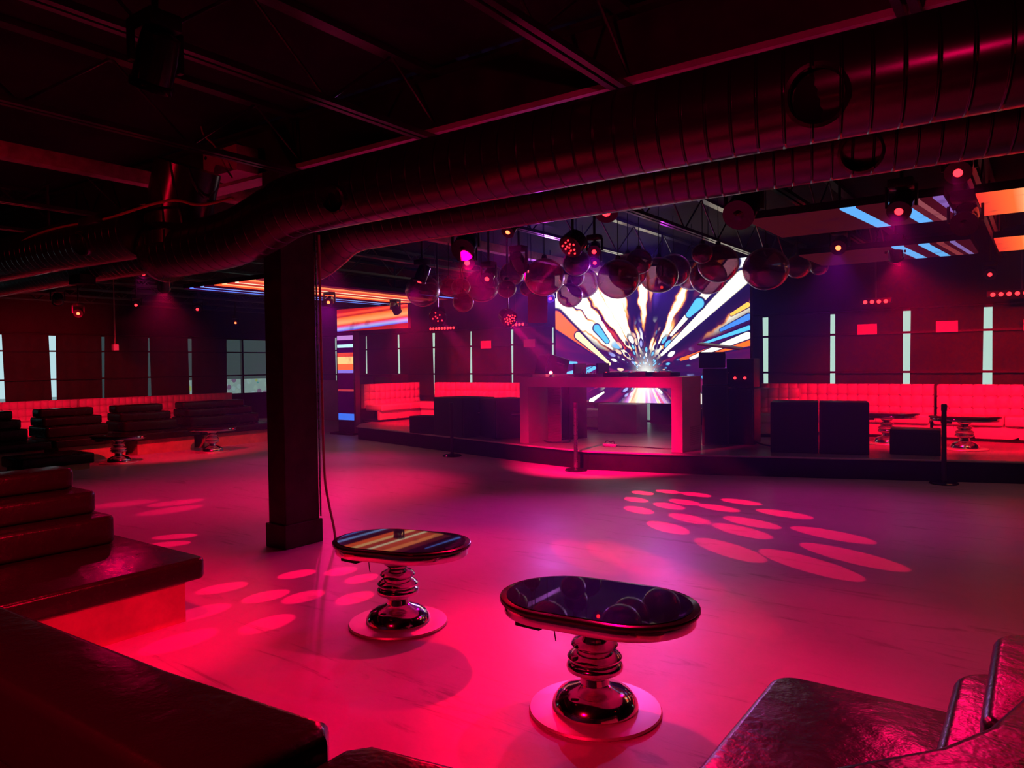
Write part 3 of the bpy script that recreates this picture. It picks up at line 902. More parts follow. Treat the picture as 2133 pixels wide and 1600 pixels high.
def cabinet_speaker(name, label, x, y, z, w, d, h, rz, group=None, tilt=0.0, handles=True, cat='speaker', grille=True):
    t = thing(name, label, cat, (x, y, z), rz, group)
    if tilt:
        t.rotation_euler = (tilt, 0, rz)
    MB().box(-w / 2, w / 2, -d / 2, d / 2, 0, h, .015).build('cabinet', M['black'], t)
    if grille:
        MB().box(-w / 2 + .03, w / 2 - .03, -d / 2 - .012, -d / 2 + .001, .03, h - .03, .004).build('grille', M['grill'], t)
    if handles:
        for s in (-1, 1):
            m = MB()
            m.box(s * w / 2 - .004, s * w / 2 + .006, -.05, .11, h * .55, h * .55 + .09, .01)
            hd = m.build('handle', M['matte'], t)
            MB().cyl((s * (w / 2 + .008), -.05, h * .55 + .045), (s * (w / 2 + .008), .11, h * .55 + .045), .008, seg=8).build('grip', M['booth'], hd)
    return t


cabinet_speaker('speaker', 'tall black speaker under the DJ table beside the ribbed panel', -6.98, 11.62, .30, .36, .40, 1.02, -.35, handles=False)
# monitor wedges at the left of the table
cabinet_speaker('speaker', 'angled black speaker with a handle at the left end of the DJ table', -7.42, 11.55, 1.44, .50, .42, .36, -.55, tilt=-.28)
o = MB().box(-7.74, -7.26, 11.36, 11.78, .30, 1.44, .01).build('equipment_crate', M['black'])
tag(o, 'dark crate behind the DJ table that carries the angled speaker', 'crate')

# stack at the right of the table
cabinet_speaker('subwoofer', 'tall black bass speaker at the bottom of the stack beside the DJ table', -4.42, 11.95, .30, .42, .5, .98, .35)
cabinet_speaker('speaker', 'black speaker in the middle of the stack beside the DJ table', -4.42, 11.95, 1.29, .40, .42, .26, .35)
cabinet_speaker('speaker', 'black speaker on top of the stack beside the DJ table', -4.47, 11.95, 1.56, .42, .42, .26, .35)
cabinet_speaker('subwoofer', 'tall black bass speaker behind the stack, with a coiled cable on it', -4.05, 12.25, .30, .46, .5, .92, .1, handles=False)
t = cabinet_speaker('amplifier_rack', 'black amplifier rack with lit knobs on top of the rear bass speaker', -4.05, 12.25, 1.23, .44, .45, .48, .1, handles=False, cat='amplifier')
for i in range(2):
    MB().cyl((-.08 + .16 * i, -.25, .16), (-.08 + .16 * i, -.235, .16), .022).build('knob', M['lens_red'], t)
o = MB().tube([(-3.83, 12.0, 1.2), (-3.8, 11.96, .9), (-3.84, 11.96, .5), (-3.75, 11.9, .34), (-3.3, 11.75, .315), (-2.9, 11.7, .315)], .012, smooth=2).build('black_cable', M['black_cable'])
tag(o, 'black cable hanging off the rear bass speaker beside the DJ table', 'cable')

o = MB().box(-.34, .34, -.16, .16, 0, .03, .004).build('pale_board', M['white'])
o.location = (-4.30, 11.85, 1.90)
o.rotation_euler = (.10, .14, .2)
tag(o, 'pale board lying tilted on top of the speaker stack beside the starburst screen', 'board')

# front subs
cabinet_speaker('subwoofer', 'large black bass speaker on the stage, left of the DJ table', -9.15, 11.15, .30, 1.0, .75, .74, -.25, handles=True)
cabinet_speaker('subwoofer', 'large black bass speaker turned sideways next to the DJ table end', -8.22, 11.22, .30, .72, .72, .73, -.45)
o = MB().box(-10.45, -9.78, 10.98, 11.4, .30, .64, .01).build('black_box', M['matte'])
tag(o, 'low black box on the stage in front of the tufted corner sofa', 'box')
cabinet_speaker('subwoofer', 'left one of two joined black bass speakers right of the DJ table', -3.04, 11.55, .30, .66, .6, .75, 0.22, handles=False)
cabinet_speaker('subwoofer', 'right one of two joined black bass speakers right of the DJ table', -2.385, 11.698, .30, .66, .6, .75, 0.22, handles=False)
cabinet_speaker('speaker', 'low black speaker on the stage near the stanchion without a rope', -1.49, 12.05, .30, .64, .5, .36, 0.1, handles=False)

# things on the DJ table
tt = 1.44
t = thing('dj_mixer', 'black DJ mixer with red cables standing up on the DJ table', 'mixer', (-6.15, 10.85, tt))
MB().box(-.22, .22, -.2, .2, 0, .05, .006).box(-.24, -.2, -.18, .2, .05, .22).box(.2, .24, -.18, .2, .05, .22).build('body', M['black'], t)
for i in range(6):
    MB().cyl((-.15 + .06 * i, -.05, .05), (-.15 + .06 * i, -.05, .075), .012, seg=10).build('knob', M['white'], t)
MB().tube([(-.12, -.1, .06), (-.05, -.12, .16), (.02, -.1, .2), (.1, 0, .18), (.16, .1, .06)], .008, smooth=2).build('patch_cable', M['cable'], t)


def player(x, lab):
    t = thing('media_player', lab, 'player', (x, 10.8, tt))
    MB().box(-.15, .15, -.18, .2, 0, .07, .008).build('body', M['black'], t)
    MB().cyl((0, -.03, .07), (0, -.03, .085), .10, seg=28).build('jog_wheel', M['brushed'], t)
    MB().cyl((-.11, -.14, .07), (-.11, -.14, .078), .012, seg=10).build('button', M['lens_red'], t)
    return t


player(-5.65, 'flat media player just right of the mixer on the DJ table')
player(-5.2, 'flat media player in the middle of the three on the DJ table')
player(-4.78, 'flat media player at the right end of the DJ table')
o = MB().box(-7.18, -6.9, 10.62, 10.9, tt, tt + .045, .006).build('pale_case', M['white'])
tag(o, 'flat pale case at the left end of the DJ table', 'case')
o = MB().box(-6.72, -6.45, 10.6, 10.9, tt, tt + .045, .006).build('pale_case', M['white'])
tag(o, 'flat pale case between the glowing lamp and the mixer on the DJ table', 'case')
t = thing('desk_lamp', 'tiny glowing lamp between two pale cases on the DJ table', 'lamp', (-6.80, 10.62, tt))
MB().cyl((0, 0, 0), (0, 0, .05), .03, .015).build('base', M['black'], t)
MB().sphere((0, 0, .07), .03).build('bulb', M['lens_hot'], t)

t = thing('power_strip', 'small plug board with cables on the stage under the DJ table', 'power strip', (-5.75, 10.75, .30))
MB().box(-.12, .12, -.03, .03, 0, .04, .006).build('body', M['white'], t)
MB().tube([(-.1, 0, .04), (-.05, -.02, .1), (.02, 0, .06), (.05, .02, .1), (.08, 0, .04)], .008, smooth=2).build('plug_cable', M['black_cable'], t)
o = MB().tube([(-5.63, 10.75, .31), (-5.2, 10.85, .308), (-4.8, 10.78, .308), (-4.60, 10.9, .308)], .007, smooth=2).build('floor_cable', M['black_cable'])
tag(o, 'black cable lying on the stage from the plug board to the table leg', 'cable')
o = MB().tube([(-7.1, 10.85, .31), (-6.9, 10.7, .31), (-6.6, 10.9, .31), (-6.75, 11.2, .31), (-7.05, 11.25, .31)], .010, smooth=2).build('floor_cable', M['black_cable'])
tag(o, 'black cable coiled on the stage below the ribbed panel', 'cable')

# ------------------------------------------------------------------ cream tufted sofas


def tufted_sofa(label, x0, y0, w, rz, seat_d=.62, h=.92, nx=None, group='cream tufted sofas', arm=True, nz=4, grp=True):
    """origin at back-left corner on its base; sofa faces local -y"""
    t = thing('tufted_sofa', label, 'sofa', (x0, y0, .30 if grp else 0), rz, group)
    nx = nx or int(w / .17)
    MB().tufted(w, h - .32, nx, 3, .05, .12, Matrix.Translation((0, -.14, .32))).build('backrest', M['cream'], t)
    n = max(1, round(w / 1.0))
    for i in range(n):
        MB().box(i * w / n + .005, (i + 1) * w / n - .005, -seat_d - .12, -.16, .26, .42, .035, 3).build('seat_cushion', M['cream'], t)
    MB().tufted(w, .22, max(2, nx // 3), 1, .015, .08, Matrix.Translation((0, -seat_d - .05, .05))).build('base', M['cream'], t)
    MB().box(0, w, -seat_d - .04, -.03, 0, .05).build('plinth', M['matte'], t, smooth=False)
    return t


tufted_sofa('cream tufted sofa along the stage wall, left of the DJ table', -12.98, 14.75, 3.0, 0)
tufted_sofa('short cream tufted sofa forming the corner at the stage end', -13.78, 12.75, 2.0, PI / 2, nx=11)
tufted_sofa('cream tufted sofa with large square tufts seen under the DJ table', -8.25, 13.98, .95, 0, nx=4, h=.80)
tufted_sofa('cream tufted sofa along the stage wall, nearest right of the screen', -4.55, 14.95, 3.0, 0)
tufted_sofa('cream tufted sofa along the stage wall, second right of the screen', -1.50, 14.95, 3.0, 0)
tufted_sofa('cream tufted sofa along the stage wall, farthest right', 1.55, 14.95, 3.0, 0)
t = tufted_sofa('cream tufted armchair end with big square tufts, left of the joined bass speakers', -4.35, 14.1, .75, 0, nx=4, h=.86)
o = MB().box(-7.2, -6.35, 12.95, 13.45, .30, .86, .02).build('grey_cabinet', M['sofa_grey'])
tag(o, 'grey cabinet under the big screen beside the bright door gap', 'cabinet')
# left wall: long low cream sofa, only its tufted top shows
a = tufted_sofa('long cream tufted sofa below the side windows, end nearer the entrance', -20.65, 4.6, 4.5, PI / 2, h=.90, grp=False)
b = tufted_sofa('long cream tufted sofa below the side windows, end nearer the room corner', -20.65, 9.15, 4.5, PI / 2, h=.90, grp=False)

# ------------------------------------------------------------------ black leather booths


def rrect(x0, x1, y0, y1, r=(0, 0, 0, 0), seg=6):
    """rounded rectangle, corners in order (x0,y0) (x1,y0) (x1,y1) (x0,y1)"""
    out = []
    cs = [(x0, y0, 1, 1, PI), (x1, y0, -1, 1, 1.5 * PI), (x1, y1, -1, -1, 0), (x0, y1, 1, -1, .5 * PI)]
    for (cx, cy, sx, sy, a0), rr in zip(cs, r):
        if rr <= 0:
            out.append((cx, cy))
            continue
        for k in range(seg + 1):
            a = a0 + (PI / 2) * k / seg
            out.append((cx + sx * rr + rr * math.cos(a), cy + sy * rr + rr * math.sin(a)))
    return out


def booth(label, loc, rz, L, d_seat=.90, r0=.12, r1=.12, group=None, seat_h=.42, tiers=((.0, .62), (.20, .78), (.45, .93)), base_mat='wood', open0=True, open1=True):
    """faces local +x; front edge of the seat at x=0, runs from y=0 to y=L"""
    t = thing('lounge_booth', label, 'booth seat', loc, rz, group)
    back = -d_seat - .75
    MB().prism(rrect(back + .05, -.10, .10, L - .10), 0, seat_h - .13).build('base', M[base_mat], t, smooth=False)
    MB().prism(rrect(back, 0, 0, L, (0, r0, r1, 0)), seat_h - .14, seat_h, .025).build('seat_cushion', M['leather'], t)
    z = seat_h
    for off, top in tiers:
        x1 = -d_seat - off
        MB().prism(rrect(back, x1, .13 + off * .15, L - .13 - off * .15, (0, r0 * 1.2, r1 * 1.2, 0)), z + .002, top, .03, 4).build('backrest_roll', M['leather'], t)
        z = top
    return t


booth('black leather booth with three stepped back rolls, at the near left', (-4.45, 1.12, 0), 0, 1.63, group=None, r0=.2, r1=.06)
for i, (y0, L) in enumerate(((4.45, 1.38), (5.86, 1.38), (7.27, 1.38), (8.68, 1.95))):
    booth(['black stepped booth by the side windows, farthest from the pillar', 'black stepped booth behind the left-hand chrome table', 'black stepped booth between the two far chrome tables', 'black stepped booth behind the chrome table nearest the pillar'][i], (-14.1, y0, 0), 0, L, d_seat=.62, group='far row of black booths', r0=.05, r1=.05)
t = thing('bench_seat', 'low black bench in front of the far booths at the picture edge', 'bench', (-13.75, 4.9, 0))
MB().box(0, .8, 0, 1.1, .10, .27, .03, 3).build('seat_cushion', M['leather'], t)
MB().box(.06, .74, .06, 1.04, 0, .11).build('base', M['wood'], t, smooth=False)

# foreground backrest seen from its seat side
t = thing('lounge_booth', 'closest black booth back crossing the lower left of the picture', 'booth seat', (0, 0, 0))
MB().prism([(-6.0, .66), (-1.17, .69), (-1.15, .96), (-1.19, .998), (-1.72, .955), (-2.64, .93), (-6.0, .90)], .72, .93, .03, 4).build('backrest_roll', M['leather'], t)
MB().prism([(-1.14, .69), (-.62, .74), (-.60, 1.10), (-.86, 1.082), (-1.10, 1.04), (-1.14, .99)], .69, .89, .03, 4).build('backrest_roll', M['leather'], t)
MB().prism(rrect(-6.0, -.64, .46, .88), .44, .685, .03, 3).build('backrest_roll', M['leather'], t)
MB().prism(rrect(-6.0, -.66, .58, .86), 0, .44).build('back_panel', M['leather'], t, smooth=False)

# booth at the lower right corner
t = thing('lounge_booth', 'black leather booth with a wrinkled seat at the lower right', 'booth seat', (-.85, 1.98, 0), 0)
MB().prism(rrect(0, 1.6, 0, .97, (.12, 0, 0, .10)), .29, .43, .03, 4).build('seat_cushion', M['leather'], t)
MB().prism(rrect(.08, 1.6, .05, .9), 0, .29).build('base', M['wood'], t, smooth=False)
MB().prism(rrect(.62, 1.6, .02, .90, (.10, 0, 0, .14)), .432, .62, .03, 4).build('backrest_roll', M['leather'], t)
MB().prism(rrect(.73, 1.6, .02, .80, (.10, 0, 0, .12)), .622, .80, .03, 4).build('backrest_roll', M['leather'], t)
t = thing('lounge_booth', 'curved black booth back at the very bottom right, nearest the viewer', 'booth seat')
cv = [(-.58, .98), (-.50, 1.12), (-.36, 1.33), (-.29, 1.42), (-.21, 1.52), (-.16, 1.58), (-.09, 1.72), (-.03, 1.94)]
MB().prism(cv + [(.6, 1.94), (.6, .75), (-.4, .70), (-.58, .80)], .72, .93, .03, 4).build('backrest_roll', M['leather'], t)
MB().prism([(x + .03, y - .04) for x, y in cv] + [(.6, 1.9), (.6, .75), (-.38, .74), (-.52, .84)], 0, .72).build('back_panel', M['leather'], t)

# ------------------------------------------------------------------ chrome lounge tables


def stadium(L, w, n=20):
    r = w / 2
    s = L / 2 - r
    pts = []
    for k in range(n + 1):
        a = -PI / 2 + PI * k / n
        pts.append((s + r * math.cos(a), r * math.sin(a)))
    for k in range(n + 1):
        a = PI / 2 + PI * k / n
        pts.append((-s + r * math.cos(a), r * math.sin(a)))
    return pts


def lounge_table(label, x, y, ox, oy, rz, group='lounge tables with turned chrome legs', L=1.02, w=.58):
    t = thing('lounge_table', label, 'table', (x, y, 0), 0, group)
    rot = Matrix.Translation((ox, oy, 0)) @ Matrix.Rotation(rz, 4, 'Z')

    def prism(Lx, wx, z0, z1, bev):
        m = MB()
        m.prism([(p.x, p.y) for p in (rot @ Vector((a, b, 0)) for a, b in stadium(Lx, wx))], z0, z1, bev, 2)
        return m
    prism(L, w, .475, .50, .008).build('rim', M['gloss'], t)
    top = prism(L - .07, w - .07, .4995, .5035, 0).build('tabletop', M['mirror_top'], t, label='mirror-like smoked glass inset')
    prism(L - .04, w - .04, .425, .475, .004).build('apron', M['chrome'], t)
    MB().lathe([(.31, 0), (.315, .008), (.31, .018), (.27, .022)], seg=64).build('base_plate', M['disc'], t)
    prof = [(.20, .02), (.205, .03), (.20, .05), (.175, .085), (.13, .11), (.085, .125), (.07, .135), (.065, .16), (.075, .175), (.10, .185), (.13, .20), (.135, .215), (.13, .23), (.115, .24),
            (.125, .25), (.13, .262), (.12, .275), (.10, .29), (.085, .298), (.10, .308), (.112, .32), (.10, .338), (.07, .35), (.055, .36), (.06, .368), (.085, .385), (.095, .405), (.095, .425)]
    MB().lathe(prof, seg=48).build('pedestal', M['chrome'], t)
    b = MB()
    p = rot @ Vector((-L * .25, -w * .33, 0))
    b.box(p.x - .07, p.x + .07, p.y - .04, p.y + .04, .395, .425, .004).build('battery_box', M['matte'], t)
    p = rot @ Vector((-L * .16, -.16, 0))
    MB().tube([(p.x, p.y, .425), (p.x + .004, p.y, .36), (p.x + .012, p.y, .32)], .003, 6, 2).build('loose_cord', M['black_cable'], t)
    return t


lounge_table('chrome-legged oval table in front, its glass top reflecting glass globes', -1.73, 3.06, -.04, .10, .12, L=1.0, w=.66)
lounge_table('chrome-legged oval table nearer the pillar, reflecting blue and orange streaks', -3.36, 3.40, -.08, .12, .24, L=.95, w=.64)
lounge_table('chrome-legged oval table before the far booths, farther from the pillar', -13.37, 6.6, 0, 0, .6, L=.95)
lounge_table('chrome-legged oval table before the far booths, nearer the pillar', -13.40, 8.45, 0, 0, .6, L=.95)
# more of the same tables on the stage before the right-hand sofas
for lab, x, y in (('chrome-legged oval table on the stage behind the joined bass speakers', -2.05, 13.25), ('chrome-legged oval table on the stage behind the stanchion without a rope', -.95, 12.95)):
    o = lounge_table(lab, x, y, 0, 0, .1, L=.95)
    o.location.z = .30

# ------------------------------------------------------------------ stanchions


def stanchion(label, x, y, h=1.06, arms=False):
    t = thing('stanchion', label, 'stanchion', (x, y, 0), 0, None)
    MB().lathe([(.17, 0), (.175, .012), (.16, .028), (.06, .04), (.035, .05)], seg=40).build('base', M['gloss'], t)
    MB().cyl((0, 0, .045), (0, 0, h - .07), .031, seg=24).build('post', M['brushed'] if not arms else M['black'], t)
    MB().lathe([(.034, h - .09), (.037, h - .08), (.037, h - .01), (.03, h), (.0001, h)], seg=24).build('belt_head', M['black'], t)
    return t


stanchion('steel stanchion post in front of the DJ table', -5.87, 9.86)
stanchion('black stanchion post on the dance floor at the right, before the sofas', -1.06, 11.28, arms=True)
stanchion('black stanchion post in front of the bass speaker left of the DJ table', -8.75, 10.30, .98, arms=True)

# ------------------------------------------------------------------ glass globes
GL = [(-7.88, 8.63, 2.83, 0.27), (-8.49, 9.6, 3.07, 0.14), (-6.25, 7.63, 2.49, 0.14), (-7.05, 8.28, 2.8, 0.14), (-7.13, 9.17, 2.89, 0.27), (-6.74, 8.18, 2.77, 0.137), (-7.37, 9.8, 3.1, 0.19), (-6.58, 9.2, 3.03, 0.19), (-6.36, 8.77, 2.76, 0.14), (-5.43, 8.35, 2.82, 0.27), (-5.18, 8.77, 3.03, 0.19), (-5.83, 9.74, 2.99, 0.19), (-6.19, 10.68, 2.99, 0.27), (-5.64, 9.35, 2.66, 0.19), (-4.42, 8.52, 2.73, 0.27), (-4.75, 9.45, 2.94, 0.27), (-4.55, 10.05, 2.93, 0.28), (-4.7, 10.92, 3.1, 0.27), (-4.03, 10.64, 2.91, 0.27), (-3.54, 9.71, 2.97, 0.27), (-3.59, 9.27, 3.06, 0.137), (-4.73, 11.73, 3.1, 0.27), (-2.7, 9.01, 2.76, 0.27), (-3.04, 11.74, 3.09, 0.19), (-2.8, 12.03, 3.1, 0.14), (-6.78, 9.94, 2.89, 0.14), (-4.37, 9.02, 3.0, 0.179)]
gl_labels = []
order = sorted(range(len(GL)), key=lambda i: ((GL[i][0] * RV.x + GL[i][1] * RV.y) / (GL[i][0] * FV.x + GL[i][1] * FV.y)))
names = {}
for rank, i in enumerate(order):
    size = 'large' if GL[i][3] > .24 else 'middle-sized' if GL[i][3] > .16 else 'small'
    names[i] = (size, rank)
cnt = {'large': 0, 'middle-sized': 0, 'small': 0}
for i in order:
    size = names[i][0]
    k = cnt[size]
    cnt[size] += 1
    x, y, z, r = GL[i]
    t = thing('glass_globe', '%s clear glass globe, %s %s one from the left in the hanging cluster' % (size, ORD[k], size), 'glass globe', (x, y, z), 0, 'clear glass globes hanging over the stage edge')
    MB().sphere((0, 0, 0), r, 40, 24, (1, 1, .93)).build('globe', M['bubble'], t)
    MB().lathe([(.035, r * .90), (.04, r * .93), (.03, r * .98 + .03), (.0001, r + .04)], seg=16).build('cap', M['chrome'], t)
    MB().cyl((0, 0, r), (0, 0, 3.94 - z), .005, seg=6).build('cord', M['black_cable'], t)

# ------------------------------------------------------------------ light fixtures


def moving_head(label, loc, aim, lens='lens_red', size=1.0, top=3.94, group='moving head lamps under the roof'):
    t = thing('stage_light', label, 'stage light', loc, 0, group)
    z = top - loc[2]
    MB().cyl((0, 0, .16 * size), (0, 0, z), .016, seg=8).build('hanger', M['steel'], t)
    MB().box(-.10 * size, .10 * size, -.08 * size, .08 * size, .13 * size, .21 * size, .012).build('base', M['black'], t)
    d = (Vector(aim) - Vector(loc)).normalized()
    hz = math.atan2(d.y, d.x)
    ry = Matrix.Rotation(hz, 4, 'Z')
    for s in (-1, 1):
        MB().box(-.02 * size, .02 * size, s * .115 * size - .012, s * .115 * size + .012, -.03 * size, .16 * size, .004, mat=ry).build('yoke_arm', M['black'], t)
    q = d.to_track_quat('Z', 'Y').to_matrix().to_4x4()
    hd = MB().lathe([(.05 * size, -.14 * size), (.085 * size, -.12 * size), (.095 * size, -.02 * size), (.09 * size, .09 * size), (.098 * size, .10 * size), (.098 * size, .13 * size), (.075 * size, .13 * size)], mat=q, seg=24).build('head', M['gloss'], t)
    MB().lathe([(.034 * size, .131 * size), (.017 * size, .138 * size), (.0001, .141 * size)], mat=q, seg=20).build('lens', M[lens], hd)
    return t, Vector(loc) + d * .16 * size


FIX = [
    ((-3.0, 5.6, 3.0), 0), ((-1.0, 7.2, 3.0), 1), ((-5.9, 7.3, 3.0), 2), ((-7.4, 8.1, 3.0), 3), ((-1.6, 11.0, 3.1), 4), ((1.4, 11.0, 3.1), 5), ((-11.4, 11.6, 2.92), 6), ((-5.6, 8.0, 3.0), 7),
    ((-15.1, 6.4, 3.0), 8), ((-11.2, 6.3, 3.0), 9), ((-9.5, 3.95, 3.0), 10), ((-3.4, 1.9, 3.1), 11), ((-2.0, -1.4, 3.1), 12), ((-0.6, -2.2, 2.7), 13), ((-5.0, -2.4, 2.7), 14), ((1.6, 3.3, 2.7), 15)]
flab = ['lamp head hanging in front of the far air duct, above the two oval tables', 'lamp head with a red lens between the ducts and the upper row of blue dashes', 'lamp head hanging just beyond the far duct, left of the glass globes', 'lamp head at the left end of the glass globe cluster', 'lamp head hanging below the lower row of blue dashes', 'lamp head over the stage beyond the right edge of the screens', 'lamp head hanging next to the orange streaked header screen', 'lamp head glowing bright pink above the glass globes', 'lamp head over the far row of black booths', 'lamp head hanging left of the pillar under the far duct', 'lamp head under the ducts left of the pillar', 'lamp head over the near left booth', 'lamp head behind the viewer over the closest booth', 'added unseen low lamp head behind the viewer lighting the girder, right one', 'added unseen low lamp head behind the viewer lighting the girder, left one', 'added unseen lamp head past the right edge, lighting the near left booth']
for k, (loc, wi) in enumerate(FIX):
    lc, tg, pw, dg, cl, bl = WASH[wi]
    t, p = moving_head(flab[k], loc, tg, 'lens_hot' if k == 7 else 'lens_red')
    spot(p, tg, pw, dg, cl, bl)

MORE = [((-4.4, 6.15, 3.05), (-4.0, 3.0, 0), 'small lamp head with a red dot just under the far duct', .7),
        ((-5.45, 9.77, 3.2), (-3, 5, 0), 'red dotted lamp head among the middle of the globes', .8),
        ((-4.44, 7.95, 3.05), (-2, 3, 0), 'lamp head with a red dot above the globes, right of the bright pink one', .8),
        ((-5.43, 12.14, 3.0), (-2.8, 3, 0), 'lamp head with a bright dot in front of the top of the starburst', .8),
        ((-8.05, 12.6, 3.0), (-4, 5, 0), 'lamp head at the top left corner of the starburst screen', .9),
        ((-0.5, 6.3, 3.05), (-.5, 2, 0), 'lamp head with a red lens right under the far duct at the picture edge', .9),
        ((-1.93, 9.27, 3.0), (-1.5, 3, 0), 'lamp head with an orange red lens below the upper blue dashes', .9),
        ((-.68, 13.9, 3.0), (-.5, 4, 0), 'lamp head with a red lens above the right-hand light bar', .9),
        ((-15.11, 7.9, 3.0), (-8, 3, 0), 'lamp head over the booth between the far chrome tables', .8),
        ((-16.3, 7.3, 2.86), (-8, 3, 0), 'lamp head glowing red over the window side, near the hanging box', .9),
        ((-11.1, 5.94, 3.15), (-6, 2, 0), 'dark lamp head with an amber dot under the left-hand ducts', .9),
        ((-15.25, 9.34, 3.0), (-8, 4, 0), 'lamp head with an amber dot over the far booths, nearer the pillar', .9),
        ((-11.19, 9.6, 2.93), (-6, 3, 0), 'lamp head hanging just right of the pillar below the overhead streaks', .9),
        ((-7.62, 6.6, 3.1), (-4, 2, 0), 'lamp head hanging behind the elbow of the far duct', .8),
        ((-2.3, 7.0, 3.12), (-2.3, 2.5, 0), 'big shiny lamp head above the right half of the globes', 1.5),
        ((-5.6, 6.9, 3.1), (-3.5, 2.5, 0), 'big dark lamp head above the left half of the globes', 1.4),
        ((-.6, 8.2, 2.98), (-.6, 3, 0), 'dark lamp head hanging before the bright overhead screen', 1.2),
        ((-6.1, 8.0, 2.86), (-4, 3, 0), 'lamp head with a pink glow hanging low among the left-hand globes', .9),
        ((-18.39, 12.4, 2.95), (-10, 6, 0), 'small lamp head near the room corner with an amber dot', .8)]
MW = {0: ((-3.4, 4.6, 0), 130, 95, PINK, 0.9), 2: ((-4.0, 6.4, 0), 300, 85, (.9, 0, .42), 0.9), 3: ((-4.4, 9.4, 2.9), 240, 62, (.5, .12, 1.0), 0.8), 4: ((-6.4, 9.0, 2.95), 240, 56, (.5, .12, 1.0), 0.8), 5: ((-.3, 4.6, 0), 70, 90, (1, 0, .07), 0.9),  # violet washes are added, to tint the floor and rim the globes
      6: ((-2.0, 8.6, 0), 170, 90, (.9, 0, .42), 0.9), 10: ((-9.2, 4.0, 0), 90, 100, PINK, 0.9), 12: ((-9.6, 8.0, 0), 260, 95, (1, 0, .25), 0.9), 13: ((-6.8, 5.4, 0), 150, 95, PINK, 0.9), 9: ((-15.5, 8.5, 0), 100, 90, RED, 0.9),
      15: ((-5.9, 10.5, 0.8), 8000, 46, (1, 0, .10), 0.7)}  # strong wash added at an unlit head, to brighten the DJ table front
NOLENS = {14, 15, 16}
for k, (loc, aim, lab, sz) in enumerate(MORE):
    t, p = moving_head(lab, loc, aim, 'gloss' if k in NOLENS else ['lens_red', 'lens_amber'][k % 3 == 0], sz)
    if k in MW:
        spot(p, *MW[k])


def beam_lamp(label, src, targets, power, deg, hang=3.94):
    """effect lamp with a cluster of narrow lenses, each throwing its own round beam"""
    t = thing('effect_light', label, 'stage light', src, 0, 'multi-beam effect lamps')
    MB().cyl((0, 0, .1), (0, 0, hang - src[2]), .016, seg=8).build('hanger', M['steel'], t)
    c = Vector((sum(p[0] for p in targets) / len(targets), sum(p[1] for p in targets) / len(targets), 0))
    d = (c - Vector(src)).normalized()
    q = d.to_track_quat('Z', 'Y').to_matrix().to_4x4()
    hd = MB().lathe([(.08, -.14), (.13, -.10), (.14, .0), (.14, .06), (.12, .07)], mat=q, seg=28).build('head', M['gloss'], t)
    for i, p in enumerate(targets):
        a = i * 2.399
        rr = .1 * math.sqrt(i / len(targets))
        lp = q @ Vector((rr * math.cos(a), rr * math.sin(a), .075))
        MB().cyl(lp, lp + d * .006, .010, seg=10).build('lens', M['lens_red'], t)
        spot(Vector(src) + lp + d * .03, (p[0], p[1], 0), power, deg, (1.0, 0.0, 0.06), 0.06, 0.004)
    return t


beam_lamp('effect lamp throwing the red dots onto the middle of the floor', (-7.05, 9.75, 2.42),
          [(-4.14, 8.59), (-3.91, 8.85), (-3.53, 8.83), (-4.0, 8.12), (-3.7, 7.57), (-3.51, 7.96), (-3.45, 8.28), (-2.99, 8.15), (-2.9, 8.64), (-3.07, 6.92), (-3.05, 7.43), (-2.29, 8.2), (-2.45, 7.59), (-2.41, 7.16), (-1.65, 7.45), (-2.27, 6.39), (-1.34, 6.72), (-1.58, 6.28)], 5200, 3.2)
beam_lamp('effect lamp throwing the red dots beside the near left booth', (-4.3, 7.2, 3.0),
          [(-4.84, 3.77), (-4.61, 4.02), (-5.01, 3.22), (-4.56, 3.28), (-4.32, 3.42), (-4.64, 2.81), (-4.06, 2.93), (-4.25, 2.44), (-4.31, 3.97), (-3.99, 3.61), (-6.95, 3.96), (-6.7, 3.75)], 2600, 2.7)
beam_lamp('effect lamp throwing the red streaks left of the pillar', (-7.9, 9.0, 2.45),
          [(-9.2, 4.6), (-8.7, 5.0), (-8.3, 4.7), (-2.92, 5.7), (-2.53, 5.5), (-3.23, 5.54), (-2.06, 5.01)], 1800, 4.4)


def light_bar(label, x, y, z, n, pitch=.10, rz=0.0):
    t = thing('light_bar', label, 'light bar', (x, y, z), rz, 'red light bars above the sofas')
    L = n * pitch
    MB().box(-.03, L + .03, -.05, .05, -.05, .05, .008).build('housing', M['black'], t)
    for i in range(n):
        MB().sphere((pitch * (i + .5), -.052, -.02), .034, 12, 8, (1, .45, 1)).build('lens', M['lens_red'], t)
    MB().cyl((L / 2, 0, .05), (L / 2, 0, 3.94 - z), .014, seg=8).build('hanger', M['steel'], t)
    return t


light_bar('nine-lens red light bar above the left-hand tufted sofa', -13.35, 14.9, 2.66, 9)
light_bar('six-lens red light bar left of the starburst screen', -10.85, 14.9, 2.66, 6, .10)
light_bar('four-lens red light bar right of the starburst screen', -2.62, 14.4, 2.70, 4, .11)
light_bar('long red light bar at the right picture edge', -.72, 14.4, 2.71, 8, .11)

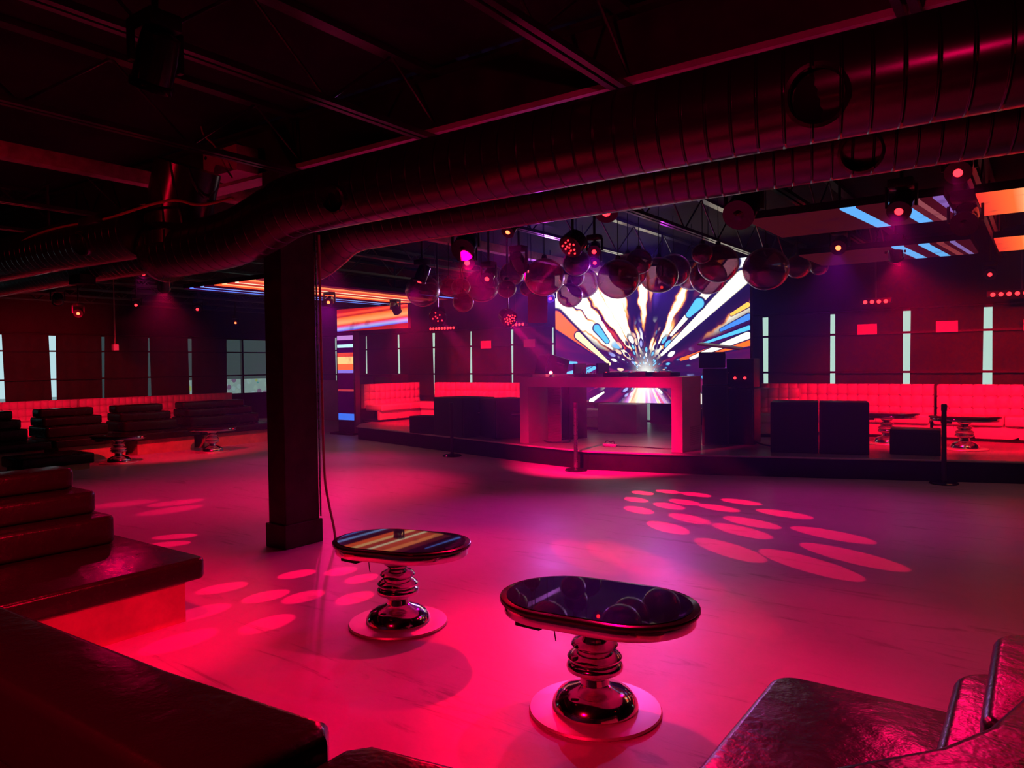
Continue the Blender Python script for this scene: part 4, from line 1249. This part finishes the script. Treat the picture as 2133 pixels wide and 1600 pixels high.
# paper signs on the blinds
for lab, x, z in (('small sign on the blind above the left-hand tufted sofa, left one', -11.82, 2.19), ('small sign on the blind beside the starburst screen, nearer the screen', -10.45, 2.19), ('small sign on the first blind bay right of the screen', -2.71, 2.24), ('small sign on the blind, middle of the three right of the screen', -1.40, 2.24), ('small sign cut by the right picture edge', -.10, 2.22)):
    o = MB().box(x - .17, x + .17, YB - .165, YB - .15, z - .10, z + .10, .002).build('wall_sign', M['paper'], smooth=False)
    tag(o, lab, 'sign', 'small signs on the stage wall')
t = thing('pull_box', 'small red-lit switch box dangling on cords before the side windows', 'switch box', (-15.0, 7.39, 2.10))
MB().box(-.05, .05, -.05, .05, -.06, .06, .006).build('body', M['white'], t)
for s in (-.02, .02):
    MB().cyl((s, 0, .06), (s * .3, 0, 1.84), .005, seg=6).build('cord', M['cable'], t)

# black cabinet with a keypad behind the column screen
t = thing('entry_cabinet', 'tall black cabinet with a small lit keypad behind the screen column', 'cabinet', (-15.25, 14.0, 0))
MB().box(0, 1.35, 0, .6, 0, 1.44, .01).build('body', M['black'], t, smooth=False)
MB().box(.20, .40, -.02, 0, .82, 1.0, .004).build('keypad', M['brushed'], t)
MB().cyl((.26, -.03, .88), (.26, -.02, .88), .02).build('indicator', M['led_blue'], t)
MB().box(.05, .64, -.008, 0, .06, 1.36).build('door', M['gloss'], t, smooth=False)
MB().box(.70, 1.30, -.008, 0, .06, 1.36).build('door', M['gloss'], t, smooth=False)
o = MB().box(-18.3, -16.2, 15.25, 15.29, 0.02, 1.25).build('plywood_panel', principled('beige board', (.24, .20, .17), .7, var=.15))
tag(o, 'beige board leaning below the blinds between pillar and screen column', 'board')
# slanted pale panels hung by the starburst
t = thing('acoustic_panel', 'pale ribbed panel hanging at a slant left of the starburst screen', 'panel', (-6.66, 10.03, 2.56))
m = MB()
rt = Matrix.Rotation(.62, 4, 'Z') @ Matrix.Rotation(.35, 4, 'X')
m.box(-.16, .16, -.015, .015, -.24, .24, .004, mat=rt)
m.build('board', M['sofa_grey'], t)
for s in (-.1, .1):
    MB().cyl((s * .8, s * .6, .22), (s * .8, s * .6, 3.94 - 2.56), .006, seg=6).build('hanger', M['black_cable'], t)

# faint stage haze hanging in the air between the ducts and the screen
hz = NT('stage haze')
vs = hz.n('ShaderNodeVolumeScatter', {'Color': (0.26, 0.22, 1.0, 1), 'Density': 0.034, 'Anisotropy': 0.3})  # violet light is put into the scatter colour of the haze
hz.t.links.new(vs.outputs[0], hz.out.inputs[1])
o = MB().box(-13.0, 4.8, 5.7, 13.4, 0.35, 3.9).build('haze', hz.m, smooth=False)
tag(o, 'thin stage haze tinted violet under the roof around the starburst screen', 'haze', kind='stuff')

# wall light strips of daylight come through the gaps between blinds: nothing more to build there
